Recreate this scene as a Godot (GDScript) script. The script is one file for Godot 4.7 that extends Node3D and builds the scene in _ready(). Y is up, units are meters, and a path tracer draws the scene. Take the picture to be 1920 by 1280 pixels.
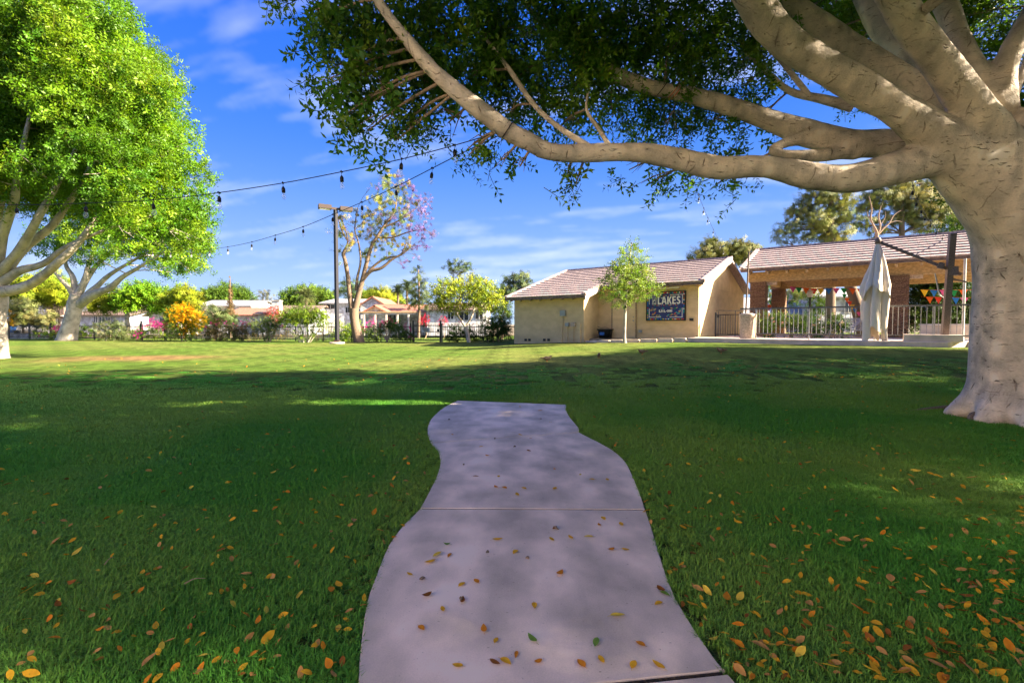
extends Node3D
# A park lawn under a big ficus tree, with a small pool house, a pavilion and houses across a lake.

const F := 900.0           # focal length in pixels of the 1920 x 1280 photograph
const PITCH := 0.03555     # the camera looks down by about two degrees
const EYE := 1.3
const TH := 0.6595         # how far the pool house is turned from the picture plane
const TO_SUN := Vector3(0.859, 0.4848, 0.166)   # about 29 degrees high, from the right
const HO := Vector3(8.96, 0, -22.5)   # pool house: near corner of the eaves, on plan

var rng := RandomNumberGenerator.new()
var M := {}
var sprigs := []
var fine_sprigs := []
var boughs := []
var path_poly := PackedVector2Array()
var used := {}
var wob := FastNoiseLite.new()

# ---------------------------------------------------------------- mesh builder
class MB:
	var v := PackedVector3Array()
	var n := PackedVector3Array()
	var c := PackedColorArray()
	var uv := PackedVector2Array()
	var ix := PackedInt32Array()
	var col := Color(1, 1, 1)
	func vert(p: Vector3, nn: Vector3, t := Vector2.ZERO) -> int:
		v.append(p); n.append(nn); c.append(col); uv.append(t)
		return v.size() - 1
	func tri(a: Vector3, b: Vector3, d: Vector3) -> void:   # counter-clockwise seen from outside
		var nn := (b - a).cross(d - a).normalized()
		var i := vert(a, nn); vert(b, nn); vert(d, nn)
		ix.append_array([i, i + 2, i + 1])
	func quad(a: Vector3, b: Vector3, d: Vector3, e: Vector3) -> void:
		var nn := (b - a).cross(d - a).normalized()
		var i := vert(a, nn, Vector2(0, 0)); vert(b, nn, Vector2(1, 0)); vert(d, nn, Vector2(1, 1)); vert(e, nn, Vector2(0, 1))
		ix.append_array([i, i + 2, i + 1, i, i + 3, i + 2])
	func box(p: Vector3, s: Vector3, b := Basis()) -> void:
		var x := b.x * s.x / 2; var y := b.y * s.y / 2; var z := b.z * s.z / 2
		quad(p - x - y + z, p + x - y + z, p + x + y + z, p - x + y + z)
		quad(p + x - y - z, p - x - y - z, p - x + y - z, p + x + y - z)
		quad(p + x - y + z, p + x - y - z, p + x + y - z, p + x + y + z)
		quad(p - x - y - z, p - x - y + z, p - x + y + z, p - x + y - z)
		quad(p - x + y + z, p + x + y + z, p + x + y - z, p - x + y - z)
		quad(p - x - y - z, p + x - y - z, p + x - y + z, p - x - y + z)
	func bar(a: Vector3, b: Vector3, w: float, h := -1.0) -> void:   # square bar from a to b
		var d := (b - a).normalized()
		var s := d.cross(Vector3.UP)
		if s.length() < 0.01: s = Vector3.RIGHT
		s = s.normalized()
		box((a + b) / 2, Vector3(w, w if h < 0 else h, (b - a).length()), Basis(s, s.cross(d).normalized() * 1.0, -d))
	func tube(pts: Array, rad: Array, sides := 8, capped := true) -> void:
		var along := 0.0
		var first := v.size()
		var up := Vector3(0.13, 0.97, 0.21)
		for i in pts.size():
			var d: Vector3 = (pts[mini(i + 1, pts.size() - 1)] - pts[maxi(i - 1, 0)]).normalized()
			if i > 0: along += (pts[i] as Vector3).distance_to(pts[i - 1])
			var s := up.cross(d)
			if s.length() < 0.15: s = Vector3(0.9, 0.1, 0.4).cross(d)
			s = s.normalized()
			up = d.cross(s)
			for k in sides + 1:
				var a := TAU * k / sides
				var r := s * cos(a) + up * sin(a)
				vert(pts[i] + r * rad[i], r, Vector2(float(k) / sides, along))
		for i in pts.size() - 1:
			for k in sides:
				var a := first + i * (sides + 1) + k
				var b := a + sides + 1
				ix.append_array([a, b + 1, a + 1, a, b, b + 1])
		if capped:
			for e in [0, pts.size() - 1]:
				var d: Vector3 = (pts[e] - pts[1 if e == 0 else e - 1]).normalized()
				var ci := vert(pts[e], d)
				var base: int = first + e * (sides + 1)
				for k in sides:
					var a := vert(v[base + k], d); var b := vert(v[base + k + 1], d)
					ix.append_array([ci, a, b] if e == 0 else [ci, b, a])
	func lathe(prof: Array, sides := 16, at := Vector3.ZERO) -> void:   # prof: Vector2(radius, height)
		var first := v.size()
		for i in prof.size():
			var d: Vector2 = (prof[mini(i + 1, prof.size() - 1)] - prof[maxi(i - 1, 0)]).normalized()
			for k in sides + 1:
				var a := TAU * k / sides
				vert(at + Vector3(cos(a) * prof[i].x, prof[i].y, sin(a) * prof[i].x), Vector3(cos(a) * d.y, -d.x, sin(a) * d.y), Vector2(float(k) / sides, prof[i].y))
		for i in prof.size() - 1:
			for k in sides:
				var a := first + i * (sides + 1) + k
				var b := a + sides + 1
				ix.append_array([a, a + 1, b + 1, a, b + 1, b])
	func leaf(p: Vector3, d: Vector3, side: Vector3, l: float, w: float, fold: float) -> void:
		var nn := side.cross(d).normalized()
		var a := vert(p, nn)
		var m := vert(p + d * l * 0.5 - nn * fold * w, nn)
		var t := vert(p + d * l - nn * fold * w * 1.6, nn)
		var q := vert(p + d * l * 0.42 + side * w * 0.5, (nn - side * fold).normalized())
		var r := vert(p + d * l * 0.42 - side * w * 0.5, (nn + side * fold).normalized())
		ix.append_array([a, m, q, q, m, t, a, r, m, m, r, t])
	func done() -> ArrayMesh:
		var arr := []
		arr.resize(Mesh.ARRAY_MAX)
		arr[Mesh.ARRAY_VERTEX] = v; arr[Mesh.ARRAY_NORMAL] = n; arr[Mesh.ARRAY_COLOR] = c; arr[Mesh.ARRAY_TEX_UV] = uv; arr[Mesh.ARRAY_INDEX] = ix
		var m := ArrayMesh.new()
		m.add_surface_from_arrays(Mesh.PRIMITIVE_TRIANGLES, arr)
		return m

# ---------------------------------------------------------------- nodes
func numbered(called: String) -> String:
	var k: int = used.get(called, 0)
	used[called] = k + 1
	return called if k == 0 else "%s_%03d" % [called, k]

func tag(o: Node, label: String, category: String, group := "", kind := "") -> Node:
	if label: o.set_meta("label", label)
	if category: o.set_meta("category", category)
	if group: o.set_meta("group", group)
	if kind: o.set_meta("kind", kind)
	return o

func thing(called: String, label: String, category: String, at := Vector3.ZERO, turn := 0.0, group := "") -> Node3D:
	var o := Node3D.new()
	o.name = numbered(called)
	add_child(o)
	o.position = at
	o.rotation.y = turn
	tag(o, label, category, group)
	return o

func put(mesh: Mesh, called: String, mat: Material, parent: Node = null) -> MeshInstance3D:
	var o := MeshInstance3D.new()
	o.name = numbered(called) if parent == null else called
	o.mesh = mesh
	o.material_override = mat
	if parent == null: add_child(o)
	else: parent.add_child(o, true)
	return o

func part(mb: MB, called: String, mat: Material, parent: Node = null) -> MeshInstance3D:
	return put(mb.done(), called, mat, parent)

func box_part(parent: Node, called: String, p: Vector3, s: Vector3, mat: Material, b := Basis()) -> MeshInstance3D:
	var m := MB.new()
	m.box(p, s, b)
	return part(m, called, mat, parent)

func many(mesh: Mesh, called: String, mat: Material, parent: Node, xf: Array, cols: Array, kind := "") -> MultiMeshInstance3D:
	var mm := MultiMesh.new()
	mm.transform_format = MultiMesh.TRANSFORM_3D
	mm.use_colors = true
	mm.mesh = mesh
	mm.instance_count = xf.size()
	for i in xf.size():
		mm.set_instance_transform(i, xf[i])
		mm.set_instance_color(i, cols[i])
	var o := MultiMeshInstance3D.new()
	o.multimesh = mm
	o.material_override = mat
	o.name = called if parent != null else numbered(called)
	if parent == null: add_child(o)
	else: parent.add_child(o, true)
	if kind: o.set_meta("kind", kind)
	return o

# ---------------------------------------------------------------- where things stand
func pix(px: float, py: float, d: float) -> Vector3:   # the point at depth d on the ray of that pixel
	var x := (px - 960.0) / F
	var y := (640.0 - py) / F
	var dir := Vector3(x, y * cos(PITCH) - sin(PITCH), -cos(PITCH) - y * sin(PITCH))
	return Vector3(0, EYE, 0) + dir * (d / -dir.z)

func sm(t: float) -> float:
	t = clampf(t, 0, 1)
	return t * t * (3 - 2 * t)

func gh(x: float, z: float) -> float:   # height of the lawn: it rises gently to the pool house
	return 0.51 * sm((x + 6.0) / 15.0) * sm((-z - 6.0) / 10.0) + 0.012 * sin(x * 0.7 + 1.0) * cos(z * 0.55) * sm((-z - 3.0) / 6.0)

func on_lawn(px: float, py: float, lift := 0.0) -> Vector3:
	var lo := 0.8
	var hi := 60.0
	for i in 40:
		var d := (lo + hi) / 2
		var p := pix(px, py, d)
		if p.y > gh(p.x, p.z) + lift: lo = d
		else: hi = d
	return pix(px, py, hi)

func stand(px: float, d: float) -> Vector3:   # a spot on the lawn at depth d below that column of pixels
	var x := (px - 960.0) / F * d
	return Vector3(x, gh(x, -d), -d)

func house_x(px: float, z: float) -> float:   # along the pool house, in the plane z of its own axes
	var u := (px - 960.0) / F
	var ox := HO.x - sin(TH) * z
	var od := -HO.z - cos(TH) * z
	return (od * u - ox) / (cos(TH) + sin(TH) * u)

func house_pt(px: float, py: float, z: float) -> Vector3:
	var x := house_x(px, z)
	var d := -HO.z - cos(TH) * z - sin(TH) * x
	return Vector3(x, pix(px, py, d).y, z)

func spline(p: Array, t: float) -> Variant:   # Catmull-Rom through numbers or points
	var i := clampi(int(t), 0, p.size() - 2)
	var f := t - i
	var a = p[maxi(i - 1, 0)]
	var b = p[i]
	var c = p[i + 1]
	var d = p[mini(i + 2, p.size() - 1)]
	return b + (c - a) * (0.5 * f) + (a * 2.0 - b * 5.0 + c * 4.0 - d) * (0.5 * f * f) + (b * 3.0 - a - c * 3.0 + d) * (0.5 * f * f * f)

func smooth_line(p: Array, per := 5) -> Array:
	var out := []
	for k in (p.size() - 1) * per + 1:
		out.append(spline(p, float(k) / per))
	return out

func px_line(rows: Array) -> Array:   # [px, py, depth, width in px] -> [points, radii]
	var p := []
	var r := []
	for a in rows:
		p.append(pix(a[0], a[1], a[2]))
		r.append(a[3] * a[2] / F * 0.5)
	return [p, r]

# ---------------------------------------------------------------- materials
func ramp(c0: Color, c1: Color, lo := 0.3, hi := 0.7) -> Gradient:
	var g := Gradient.new()
	g.set_color(0, c0); g.set_offset(0, lo)
	g.set_color(1, c1); g.set_offset(1, hi)
	return g

func noise(freq: float, seed_: int, c0 := Color(0.7, 0.7, 0.7), c1 := Color(1, 1, 1), lo := 0.3, hi := 0.7, size := 512, kind := FastNoiseLite.TYPE_SIMPLEX_SMOOTH) -> NoiseTexture2D:
	var f := FastNoiseLite.new()
	f.noise_type = kind
	f.seed = seed_
	f.frequency = freq
	f.fractal_octaves = 5
	var t := NoiseTexture2D.new()
	t.width = size; t.height = size
	t.seamless = true
	t.noise = f
	t.color_ramp = ramp(c0, c1, lo, hi)
	return t

func mat(c: Color, rough := 0.8, tex: Texture2D = null, scale := 1.0, bump := 0.0, spec := 0.4) -> StandardMaterial3D:   # c: real-world base colour, linear
	var m := StandardMaterial3D.new()
	m.albedo_color = c.linear_to_srgb()
	m.roughness = rough
	m.metallic_specular = spec
	if tex:
		m.albedo_texture = tex
		m.uv1_triplanar = true
		m.uv1_world_triplanar = true
		m.uv1_scale = Vector3.ONE * scale
		if bump > 0.0:
			m.heightmap_enabled = true
			m.heightmap_texture = tex
			m.heightmap_scale = bump
	return m

func leafy(back := 0.8, rough := 0.45, spec := 0.4) -> StandardMaterial3D:   # colours come from each leaf
	var m := StandardMaterial3D.new()
	m.vertex_color_use_as_albedo = true
	m.roughness = rough
	m.metallic_specular = spec
	m.cull_mode = BaseMaterial3D.CULL_DISABLED
	m.backlight_enabled = true
	m.backlight = Color(back, back, back * 0.75)
	return m

func make_materials() -> void:
	var fine := noise(0.02, 1, Color(0.8, 0.8, 0.8), Color(1, 1, 1))
	var blotch := noise(0.008, 2, Color(0.78, 0.76, 0.74), Color(1, 1, 1), 0.25, 0.75)
	var grain := noise(0.06, 3, Color(0.72, 0.72, 0.72), Color(1, 1, 1), 0.3, 0.7)
	M.leaf = leafy(1.0)
	M.leaf_far = leafy(0.7, 0.6, 0.25)
	M.petal = leafy(0.9, 0.7, 0.2)
	M.grass = leafy(0.7, 0.6, 0.22)
	M.grass.backlight_enabled = false
	M.litter = leafy(0.5, 0.75, 0.15)
	var bt := bark_texture()
	M.bark = mat(Color(0.74, 0.655, 0.565), 0.85, bt, 0.62, 3.5)
	M.trunk = M.bark
	M.bark_pale = mat(Color(0.60, 0.53, 0.45), 0.85, bt, 0.4, 1.5)
	M.bark_brown = mat(Color(0.25, 0.175, 0.12), 0.9, grain, 1.3, 2.0)
	M.twig = mat(Color(0.36, 0.26, 0.17), 0.85, fine, 2.0)
	M.concrete = mat(Color(0.78, 0.635, 0.52), 0.85, concrete_texture(), 0.45, 0.12)
	M.soil = mat(Color(0.05, 0.035, 0.022), 0.95, grain, 2.0, 2.0)
	M.siding = mat(Color(0.70, 0.525, 0.29), 0.85, noise(0.012, 31, Color(0.93, 0.925, 0.92), Color(1, 1, 1)), 0.3)
	M.trim = mat(Color(0.42, 0.31, 0.18), 0.8, fine, 1.0)
	M.tile = mat(Color(0.50, 0.42, 0.395), 0.85, noise(0.03, 7, Color(0.72, 0.68, 0.68), Color(1.0, 0.98, 0.97)), 0.5, 0.8)
	M.wood = mat(Color(0.56, 0.37, 0.18), 0.75, fine, 0.8)
	M.stone = mat(Color(0.36, 0.245, 0.165), 0.9, noise(0.03, 9, Color(0.55, 0.5, 0.47), Color(1.0, 0.95, 0.9)), 1.2, 2.0)
	M.iron = mat(Color(0.02, 0.02, 0.022), 0.4)
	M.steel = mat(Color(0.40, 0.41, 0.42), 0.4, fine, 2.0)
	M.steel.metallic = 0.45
	M.rail_dark = mat(Color(0.12, 0.125, 0.13), 0.45, fine, 2.0)
	M.galv = mat(Color(0.36, 0.39, 0.38), 0.5, fine, 3.0)
	M.pole = mat(Color(0.022, 0.021, 0.026), 0.4)
	M.lamp_box = mat(Color(0.075, 0.052, 0.042), 0.5, fine, 2.0)
	M.lens = mat(Color(0.75, 0.75, 0.7), 0.2)
	M.beige = mat(Color(0.62, 0.47, 0.34), 0.6, fine, 1.0)
	M.mast = mat(Color(0.20, 0.145, 0.115), 0.5, fine, 2.0)
	M.canvas = mat(Color(0.78, 0.68, 0.55), 0.9, noise(0.08, 12, Color(0.9, 0.9, 0.9), Color(1, 1, 1)), 2.0)
	M.white = mat(Color(0.74, 0.74, 0.73), 0.7, blotch, 0.4)
	M.cream = mat(Color(0.66, 0.60, 0.52), 0.8, blotch, 0.3)
	M.stucco = mat(Color(0.80, 0.70, 0.585), 0.9, blotch, 0.3)
	M.grey_wall = mat(Color(0.50, 0.53, 0.58), 0.8, blotch, 0.3)
	M.red_roof = mat(Color(0.43, 0.20, 0.13), 0.85, noise(0.05, 15, Color(0.65, 0.6, 0.6), Color(1, 1, 1)), 0.5, 3.0)
	M.grey_roof = mat(Color(0.36, 0.36, 0.37), 0.85, fine, 0.5)
	M.brown_roof = mat(Color(0.21, 0.145, 0.115), 0.85, fine, 0.5)
	M.window = mat(Color(0.02, 0.025, 0.03), 0.08, null, 1.0, 0.0, 0.6)
	M.black = mat(Color(0.015, 0.015, 0.016), 0.5)
	M.cable = mat(Color(0.012, 0.012, 0.014), 0.55)
	M.glass = StandardMaterial3D.new()
	M.glass.transparency = BaseMaterial3D.TRANSPARENCY_ALPHA
	M.glass.albedo_color = Color(0.95, 0.96, 0.97, 0.12)
	M.glass.roughness = 0.04
	M.water = mat(Color(0.02, 0.045, 0.045), 0.06, null, 1.0, 0.0, 0.55)
	M.pool = mat(Color(0.12, 0.42, 0.46), 0.1)
	M.blue = mat(Color(0.03, 0.13, 0.42), 0.6)
	M.earth = mat(Color(0.23, 0.19, 0.12), 0.95, blotch, 0.15)
	M.navy = mat(Color(0.02, 0.035, 0.16), 0.5)
	M.orange_tape = mat(Color(0.55, 0.13, 0.04), 0.6)
	M.lawn = mat(Color(1, 1, 1), 0.95, lawn_texture(), 0.55, 2.5, 0.15)
	M.lawn.vertex_color_use_as_albedo = true
	for k in [["red", Color(0.6, 0.035, 0.02)], ["orange", Color(0.68, 0.12, 0.015)], ["yellow", Color(0.68, 0.43, 0.02)], ["green", Color(0.0, 0.22, 0.07)], ["azure", Color(0.01, 0.14, 0.55)], ["pink", Color(0.62, 0.1, 0.36)], ["white_dot", Color(0.75, 0.75, 0.72)], ["teal", Color(0.05, 0.34, 0.36)]]:
		M[k[0]] = mat(k[1], 0.7)

func bark_texture() -> ImageTexture:   # smooth pale bark with short dark dashes across it, and scars
	var s := 512
	var r := RandomNumberGenerator.new()
	r.seed = 44
	var a := FastNoiseLite.new()
	a.seed = 5; a.frequency = 0.012; a.fractal_octaves = 4
	var im := Image.create(s, s, false, Image.FORMAT_RGB8)
	for y in s:
		for x in s:
			var fx := float(x) / s * TAU
			var fy := float(y) / s * TAU
			var n := a.get_noise_3d(cos(fx) * 80, sin(fx) * 80, cos(fy) * 80 + 300) + a.get_noise_3d(sin(fy) * 80, cos(fx) * 60, sin(fx) * 60 + 90)
			var g := a.get_noise_2d(x * 9.0, y * 14.0) * 0.10
			var k := 0.84 + n * 0.30 + g
			im.set_pixel(x, y, Color(k, k * (0.985 - n * 0.03), k * (0.965 - n * 0.05)))
	for i in 210:
		var x0 := r.randf() * s
		var y0 := r.randf() * s
		var l := r.randf_range(4, 24) * (1.0 if r.randf() < 0.85 else 1.7)
		var bend := r.randf_range(-0.35, 0.35)
		var w := r.randf_range(0.5, 1.9)
		var dark := r.randf_range(0.25, 0.75)
		for q in int(l * 2):
			var t := q / (l * 2)
			var cx := x0 + t * l
			var cy := y0 + sin(t * PI) * bend * l * 0.7 + r.randf_range(-0.7, 0.7)
			var ww := w * sin(t * PI)
			for dy in range(-3, 4):
				if absf(dy) <= ww:
					var px := posmod(int(cx), s)
					var py := posmod(int(cy) + dy, s)
					var o := im.get_pixel(px, py)
					im.set_pixel(px, py, o.lerp(Color(0.30, 0.24, 0.2), dark * 0.8))
	for i in 22:   # old scars and drips
		var cx := r.randf() * s
		var cy := r.randf() * s
		var ang := r.randf_range(-0.5, 0.5) + (PI / 2 if r.randf() < 0.7 else 0.0)
		var l := r.randf_range(18, 70)
		var w := r.randf_range(1.0, 3.6)
		for q in int(l * 2):
			var t := q / (l * 2)
			ang += r.randf_range(-0.07, 0.07)
			cx += cos(ang) * 0.5; cy += sin(ang) * 0.5
			var ww := w * sin(t * PI) * r.randf_range(0.5, 1.0)
			for dx in range(-4, 5):
				if absf(dx) <= ww:
					var px := posmod(int(cx) + dx, s)
					var py := posmod(int(cy), s)
					im.set_pixel(px, py, im.get_pixel(px, py).lerp(Color(0.33, 0.26, 0.21), 0.6))
	return ImageTexture.create_from_image(im)

func concrete_texture() -> ImageTexture:
	var s := 768
	var a := FastNoiseLite.new()
	a.seed = 15; a.frequency = 0.006; a.fractal_octaves = 5
	var b := FastNoiseLite.new()
	b.seed = 16; b.frequency = 0.35
	var r := RandomNumberGenerator.new()
	r.seed = 3
	var im := Image.create(s, s, false, Image.FORMAT_RGB8)
	for y in s:
		for x in s:
			var fx := float(x) / s * TAU
			var fy := float(y) / s * TAU
			var n := a.get_noise_3d(cos(fx) * 120, sin(fx) * 120, cos(fy) * 120) + a.get_noise_3d(sin(fy) * 120, cos(fx) * 120 + 50, sin(fx) * 120)
			var k := 0.91 + n * 0.2 + b.get_noise_2d(x, y) * 0.06
			im.set_pixel(x, y, Color(k, k * (0.99 - n * 0.02), k * (0.985 - n * 0.02)))
	for i in 500:
		var x := r.randi() % s
		var y := r.randi() % s
		var d := r.randf_range(0.55, 0.85)
		for q in (1 if r.randf() < 0.8 else 3):
			var o := im.get_pixel(posmod(x + q, s), y)
			im.set_pixel(posmod(x + q, s), y, o * d)
	return ImageTexture.create_from_image(im)

func lawn_texture() -> ImageTexture:   # thatch and short leaves between the blades
	var s := 1024
	var a := FastNoiseLite.new()
	a.seed = 25; a.frequency = 0.01; a.fractal_octaves = 4
	var b := FastNoiseLite.new()
	b.seed = 26; b.frequency = 0.09; b.fractal_octaves = 3
	var im := Image.create(s, s, false, Image.FORMAT_RGB8)
	var r := RandomNumberGenerator.new()
	r.seed = 8
	for y in s:
		for x in s:
			var n := b.get_noise_2d(x, y * 0.9) * 0.45 + r.randf_range(-0.16, 0.16)
			var fx := float(x) / s * TAU
			var fy := float(y) / s * TAU
			var m := a.get_noise_3d(cos(fx) * 70, sin(fx) * 70, cos(fy) * 70) + a.get_noise_3d(sin(fy) * 70, cos(fx) * 70 + 50, sin(fx) * 70)
			var k := clampf(0.72 + n + m * 0.2, 0.25, 1.0)
			im.set_pixel(x, y, Color(k, k, k * (0.95 - 0.2 * n)))
	return ImageTexture.create_from_image(im)

# ---------------------------------------------------------------- leaves and trees
func make_sprigs() -> void:
	var r := RandomNumberGenerator.new()
	r.seed = 71
	for variant in 3:   # a leafy shoot of ficus, 0.3 m long, along +y
		var m := MB.new()
		var leaves := 13
		for i in leaves:
			var t := (i + 0.5) / leaves
			var a := i * 2.4 + variant
			var out := Vector3(cos(a), 0, sin(a))
			var d := (out * r.randf_range(0.7, 1.0) + Vector3(0, r.randf_range(0.1, 0.9), 0)).normalized()
			var side := d.cross(Vector3(r.randf_range(-0.5, 0.5), 1, r.randf_range(-0.5, 0.5))).normalized()
			var k := r.randf_range(0.75, 1.2)
			m.col = Color(k, k * r.randf_range(0.95, 1.05), k * r.randf_range(0.7, 1.1))
			m.leaf(Vector3(0, t * 0.27, 0) + out * 0.012, d, side, r.randf_range(0.062, 0.088), r.randf_range(0.03, 0.04), r.randf_range(0.05, 0.3))
		m.col = Color(0.8, 0.55, 0.4)
		m.tube([Vector3(0, -0.06, 0), Vector3(0.01, 0.12, 0.0), Vector3(0, 0.27, 0.01)], [0.004, 0.003, 0.001], 3, false)
		sprigs.append(m.done())
	for variant in 3:   # a bough of several such shoots
		var m := MB.new()
		for q in 5:
			var dir := Vector3(r.randfn(), r.randfn() * 0.8 + 0.5, r.randfn()).normalized()
			var root_p := Vector3(r.randfn(), r.randfn() + 0.5, r.randfn()) * 0.09
			var sx := dir.cross(Vector3(r.randfn(), r.randfn(), r.randfn())).normalized()
			var b := Basis(sx, dir, sx.cross(dir)) * r.randf_range(0.85, 1.15)
			var src: Array = sprigs[q % 3].surface_get_arrays(0)
			var first := m.v.size()
			for i in src[Mesh.ARRAY_VERTEX].size():
				m.col = src[Mesh.ARRAY_COLOR][i]
				m.vert(root_p + b * src[Mesh.ARRAY_VERTEX][i], (b * src[Mesh.ARRAY_NORMAL][i]).normalized())
			for i in src[Mesh.ARRAY_INDEX]: m.ix.append(first + i)
		boughs.append(m.done())
	for variant in 2:   # a feathery spray of fine leaves, 0.4 m
		var m := MB.new()
		for i in 26:
			var a := i * 2.4 + variant * 0.7
			var t := i / 26.0
			var out := Vector3(cos(a), r.randf_range(-0.3, 0.5), sin(a)).normalized()
			var side := out.cross(Vector3.UP).normalized()
			var k := r.randf_range(0.7, 1.2)
			m.col = Color(k, k, k)
			m.leaf(Vector3(0, t * 0.36, 0), out, side, r.randf_range(0.09, 0.17), 0.034, 0.1)
		fine_sprigs.append(m.done())

func jitter(c: Color, amount := 0.22) -> Color:
	var k := 1.0 + rng.randf_range(-amount, amount)
	return Color(c.r * k * rng.randf_range(0.88, 1.14), c.g * k, c.b * k * rng.randf_range(0.8, 1.2))

func turned(dir: Vector3, s: float) -> Basis:   # +y along dir, spun at random
	var y := dir.normalized()
	var x := y.cross(Vector3(rng.randfn(), rng.randfn(), rng.randfn())).normalized()
	return Basis(x, y, x.cross(y)).scaled(Vector3.ONE * s)

# blobs: [centre, radii (Vector3)]; shoots are spread through each, denser towards its uneven skin
func foliage(parent: Node, called: String, blobs: Array, per_m3: float, size: float, colors: Array, meshes: Array, mt: Material, droop := 0.0, core := 0.35) -> void:
	var xf := []
	var cols := []
	for k in meshes.size():
		xf.append([]); cols.append([])
	for b in blobs:
		var c: Vector3 = b[0]
		var r: Vector3 = b[1]
		var count := int(ceil(4.19 * r.x * r.y * r.z * per_m3))
		var tone: Color = colors[rng.randi() % colors.size()]
		var tint := rng.randf_range(0.85, 1.15)
		for i in count:
			var dir := Vector3(rng.randfn(), rng.randfn(), rng.randfn()).normalized()
			var q := lerpf(core, 1.0, sqrt(rng.randf()))
			q *= 1.0 + 0.75 * wob.get_noise_3dv((c + dir * r) * 9.0)
			var p := c + dir * r * q
			var k := rng.randi() % meshes.size()
			var look := (dir * 0.8 + Vector3(rng.randfn(), rng.randfn() - droop, rng.randfn()) * 0.55)
			xf[k].append(Transform3D(turned(look, size * rng.randf_range(0.8, 1.25)), p))
			cols[k].append(jitter(tone if rng.randf() < 0.7 else colors[rng.randi() % colors.size()], 0.2) * tint)
	for k in meshes.size():
		if xf[k].size(): many(meshes[k], called, mt, parent, xf[k], cols[k], "stuff")

func local(blobs: Array, at: Vector3) -> Array:
	var out := []
	for b in blobs: out.append([b[0] - at, b[1]])
	return out

func px_blobs(rows: Array, depth := 1.0) -> Array:   # [px, py, rx px, ry px, depth]
	var out := []
	for a in rows:
		var k: float = a[4] / F
		out.append([pix(a[0], a[1], a[4]), Vector3(a[2] * k, a[3] * k, (a[2] + a[3]) * 0.5 * k * depth)])
	return out

func limb(parent: Node, called: String, p: Array, r: Array, mt: Material, at := Vector3.ZERO, sides := 8) -> MeshInstance3D:
	var pp := smooth_line(p, 4)
	var rr := smooth_line(r, 4)
	for i in pp.size():
		pp[i] = pp[i] - at
		rr[i] *= 1.0 + 0.12 * wob.get_noise_3dv(pp[i] * 22.0)
	var m := MB.new()
	m.tube(pp, rr, sides)
	return part(m, called, mt, parent)

# thin branches that carry the clumps: from the nearest point of the limbs to every clump
func carry(parent: Node, lines: Array, blobs: Array, mt: Material, at: Vector3, r0 := 0.03, reach := 99.0) -> void:
	var m := MB.new()
	for b in blobs:
		var c: Vector3 = b[0] - at
		var best := Vector3.ZERO
		var dist := 1e9
		for l in lines:
			for q in l:
				var w: Vector3 = q - at
				var dd := w.distance_to(c) + maxf(0.0, w.y - c.y) * 0.6
				if dd < dist:
					dist = dd; best = w
		if dist > reach: continue
		var mid := best.lerp(c, 0.5) + Vector3(rng.randfn() * 0.06, 0.04, rng.randfn() * 0.06) * dist
		var pts := smooth_line([best, mid, c], 4)
		m.tube(pts, smooth_line([r0 * (0.6 + 0.16 * dist), r0 * 0.7, r0 * 0.35], 4), 5, false)
		for k in 3:
			var e: Vector3 = c + Vector3(rng.randfn(), rng.randfn() * 0.7, rng.randfn()).normalized() * b[1] * 0.8
			m.tube([mid.lerp(c, 0.3 * k), (mid + e) / 2 + Vector3(0, 0.03, 0), e], [r0 * 0.45, r0 * 0.3, r0 * 0.12], 4, false)
	if m.v.size(): part(m, "branchwork", mt, parent).set_meta("kind", "stuff")

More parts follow.
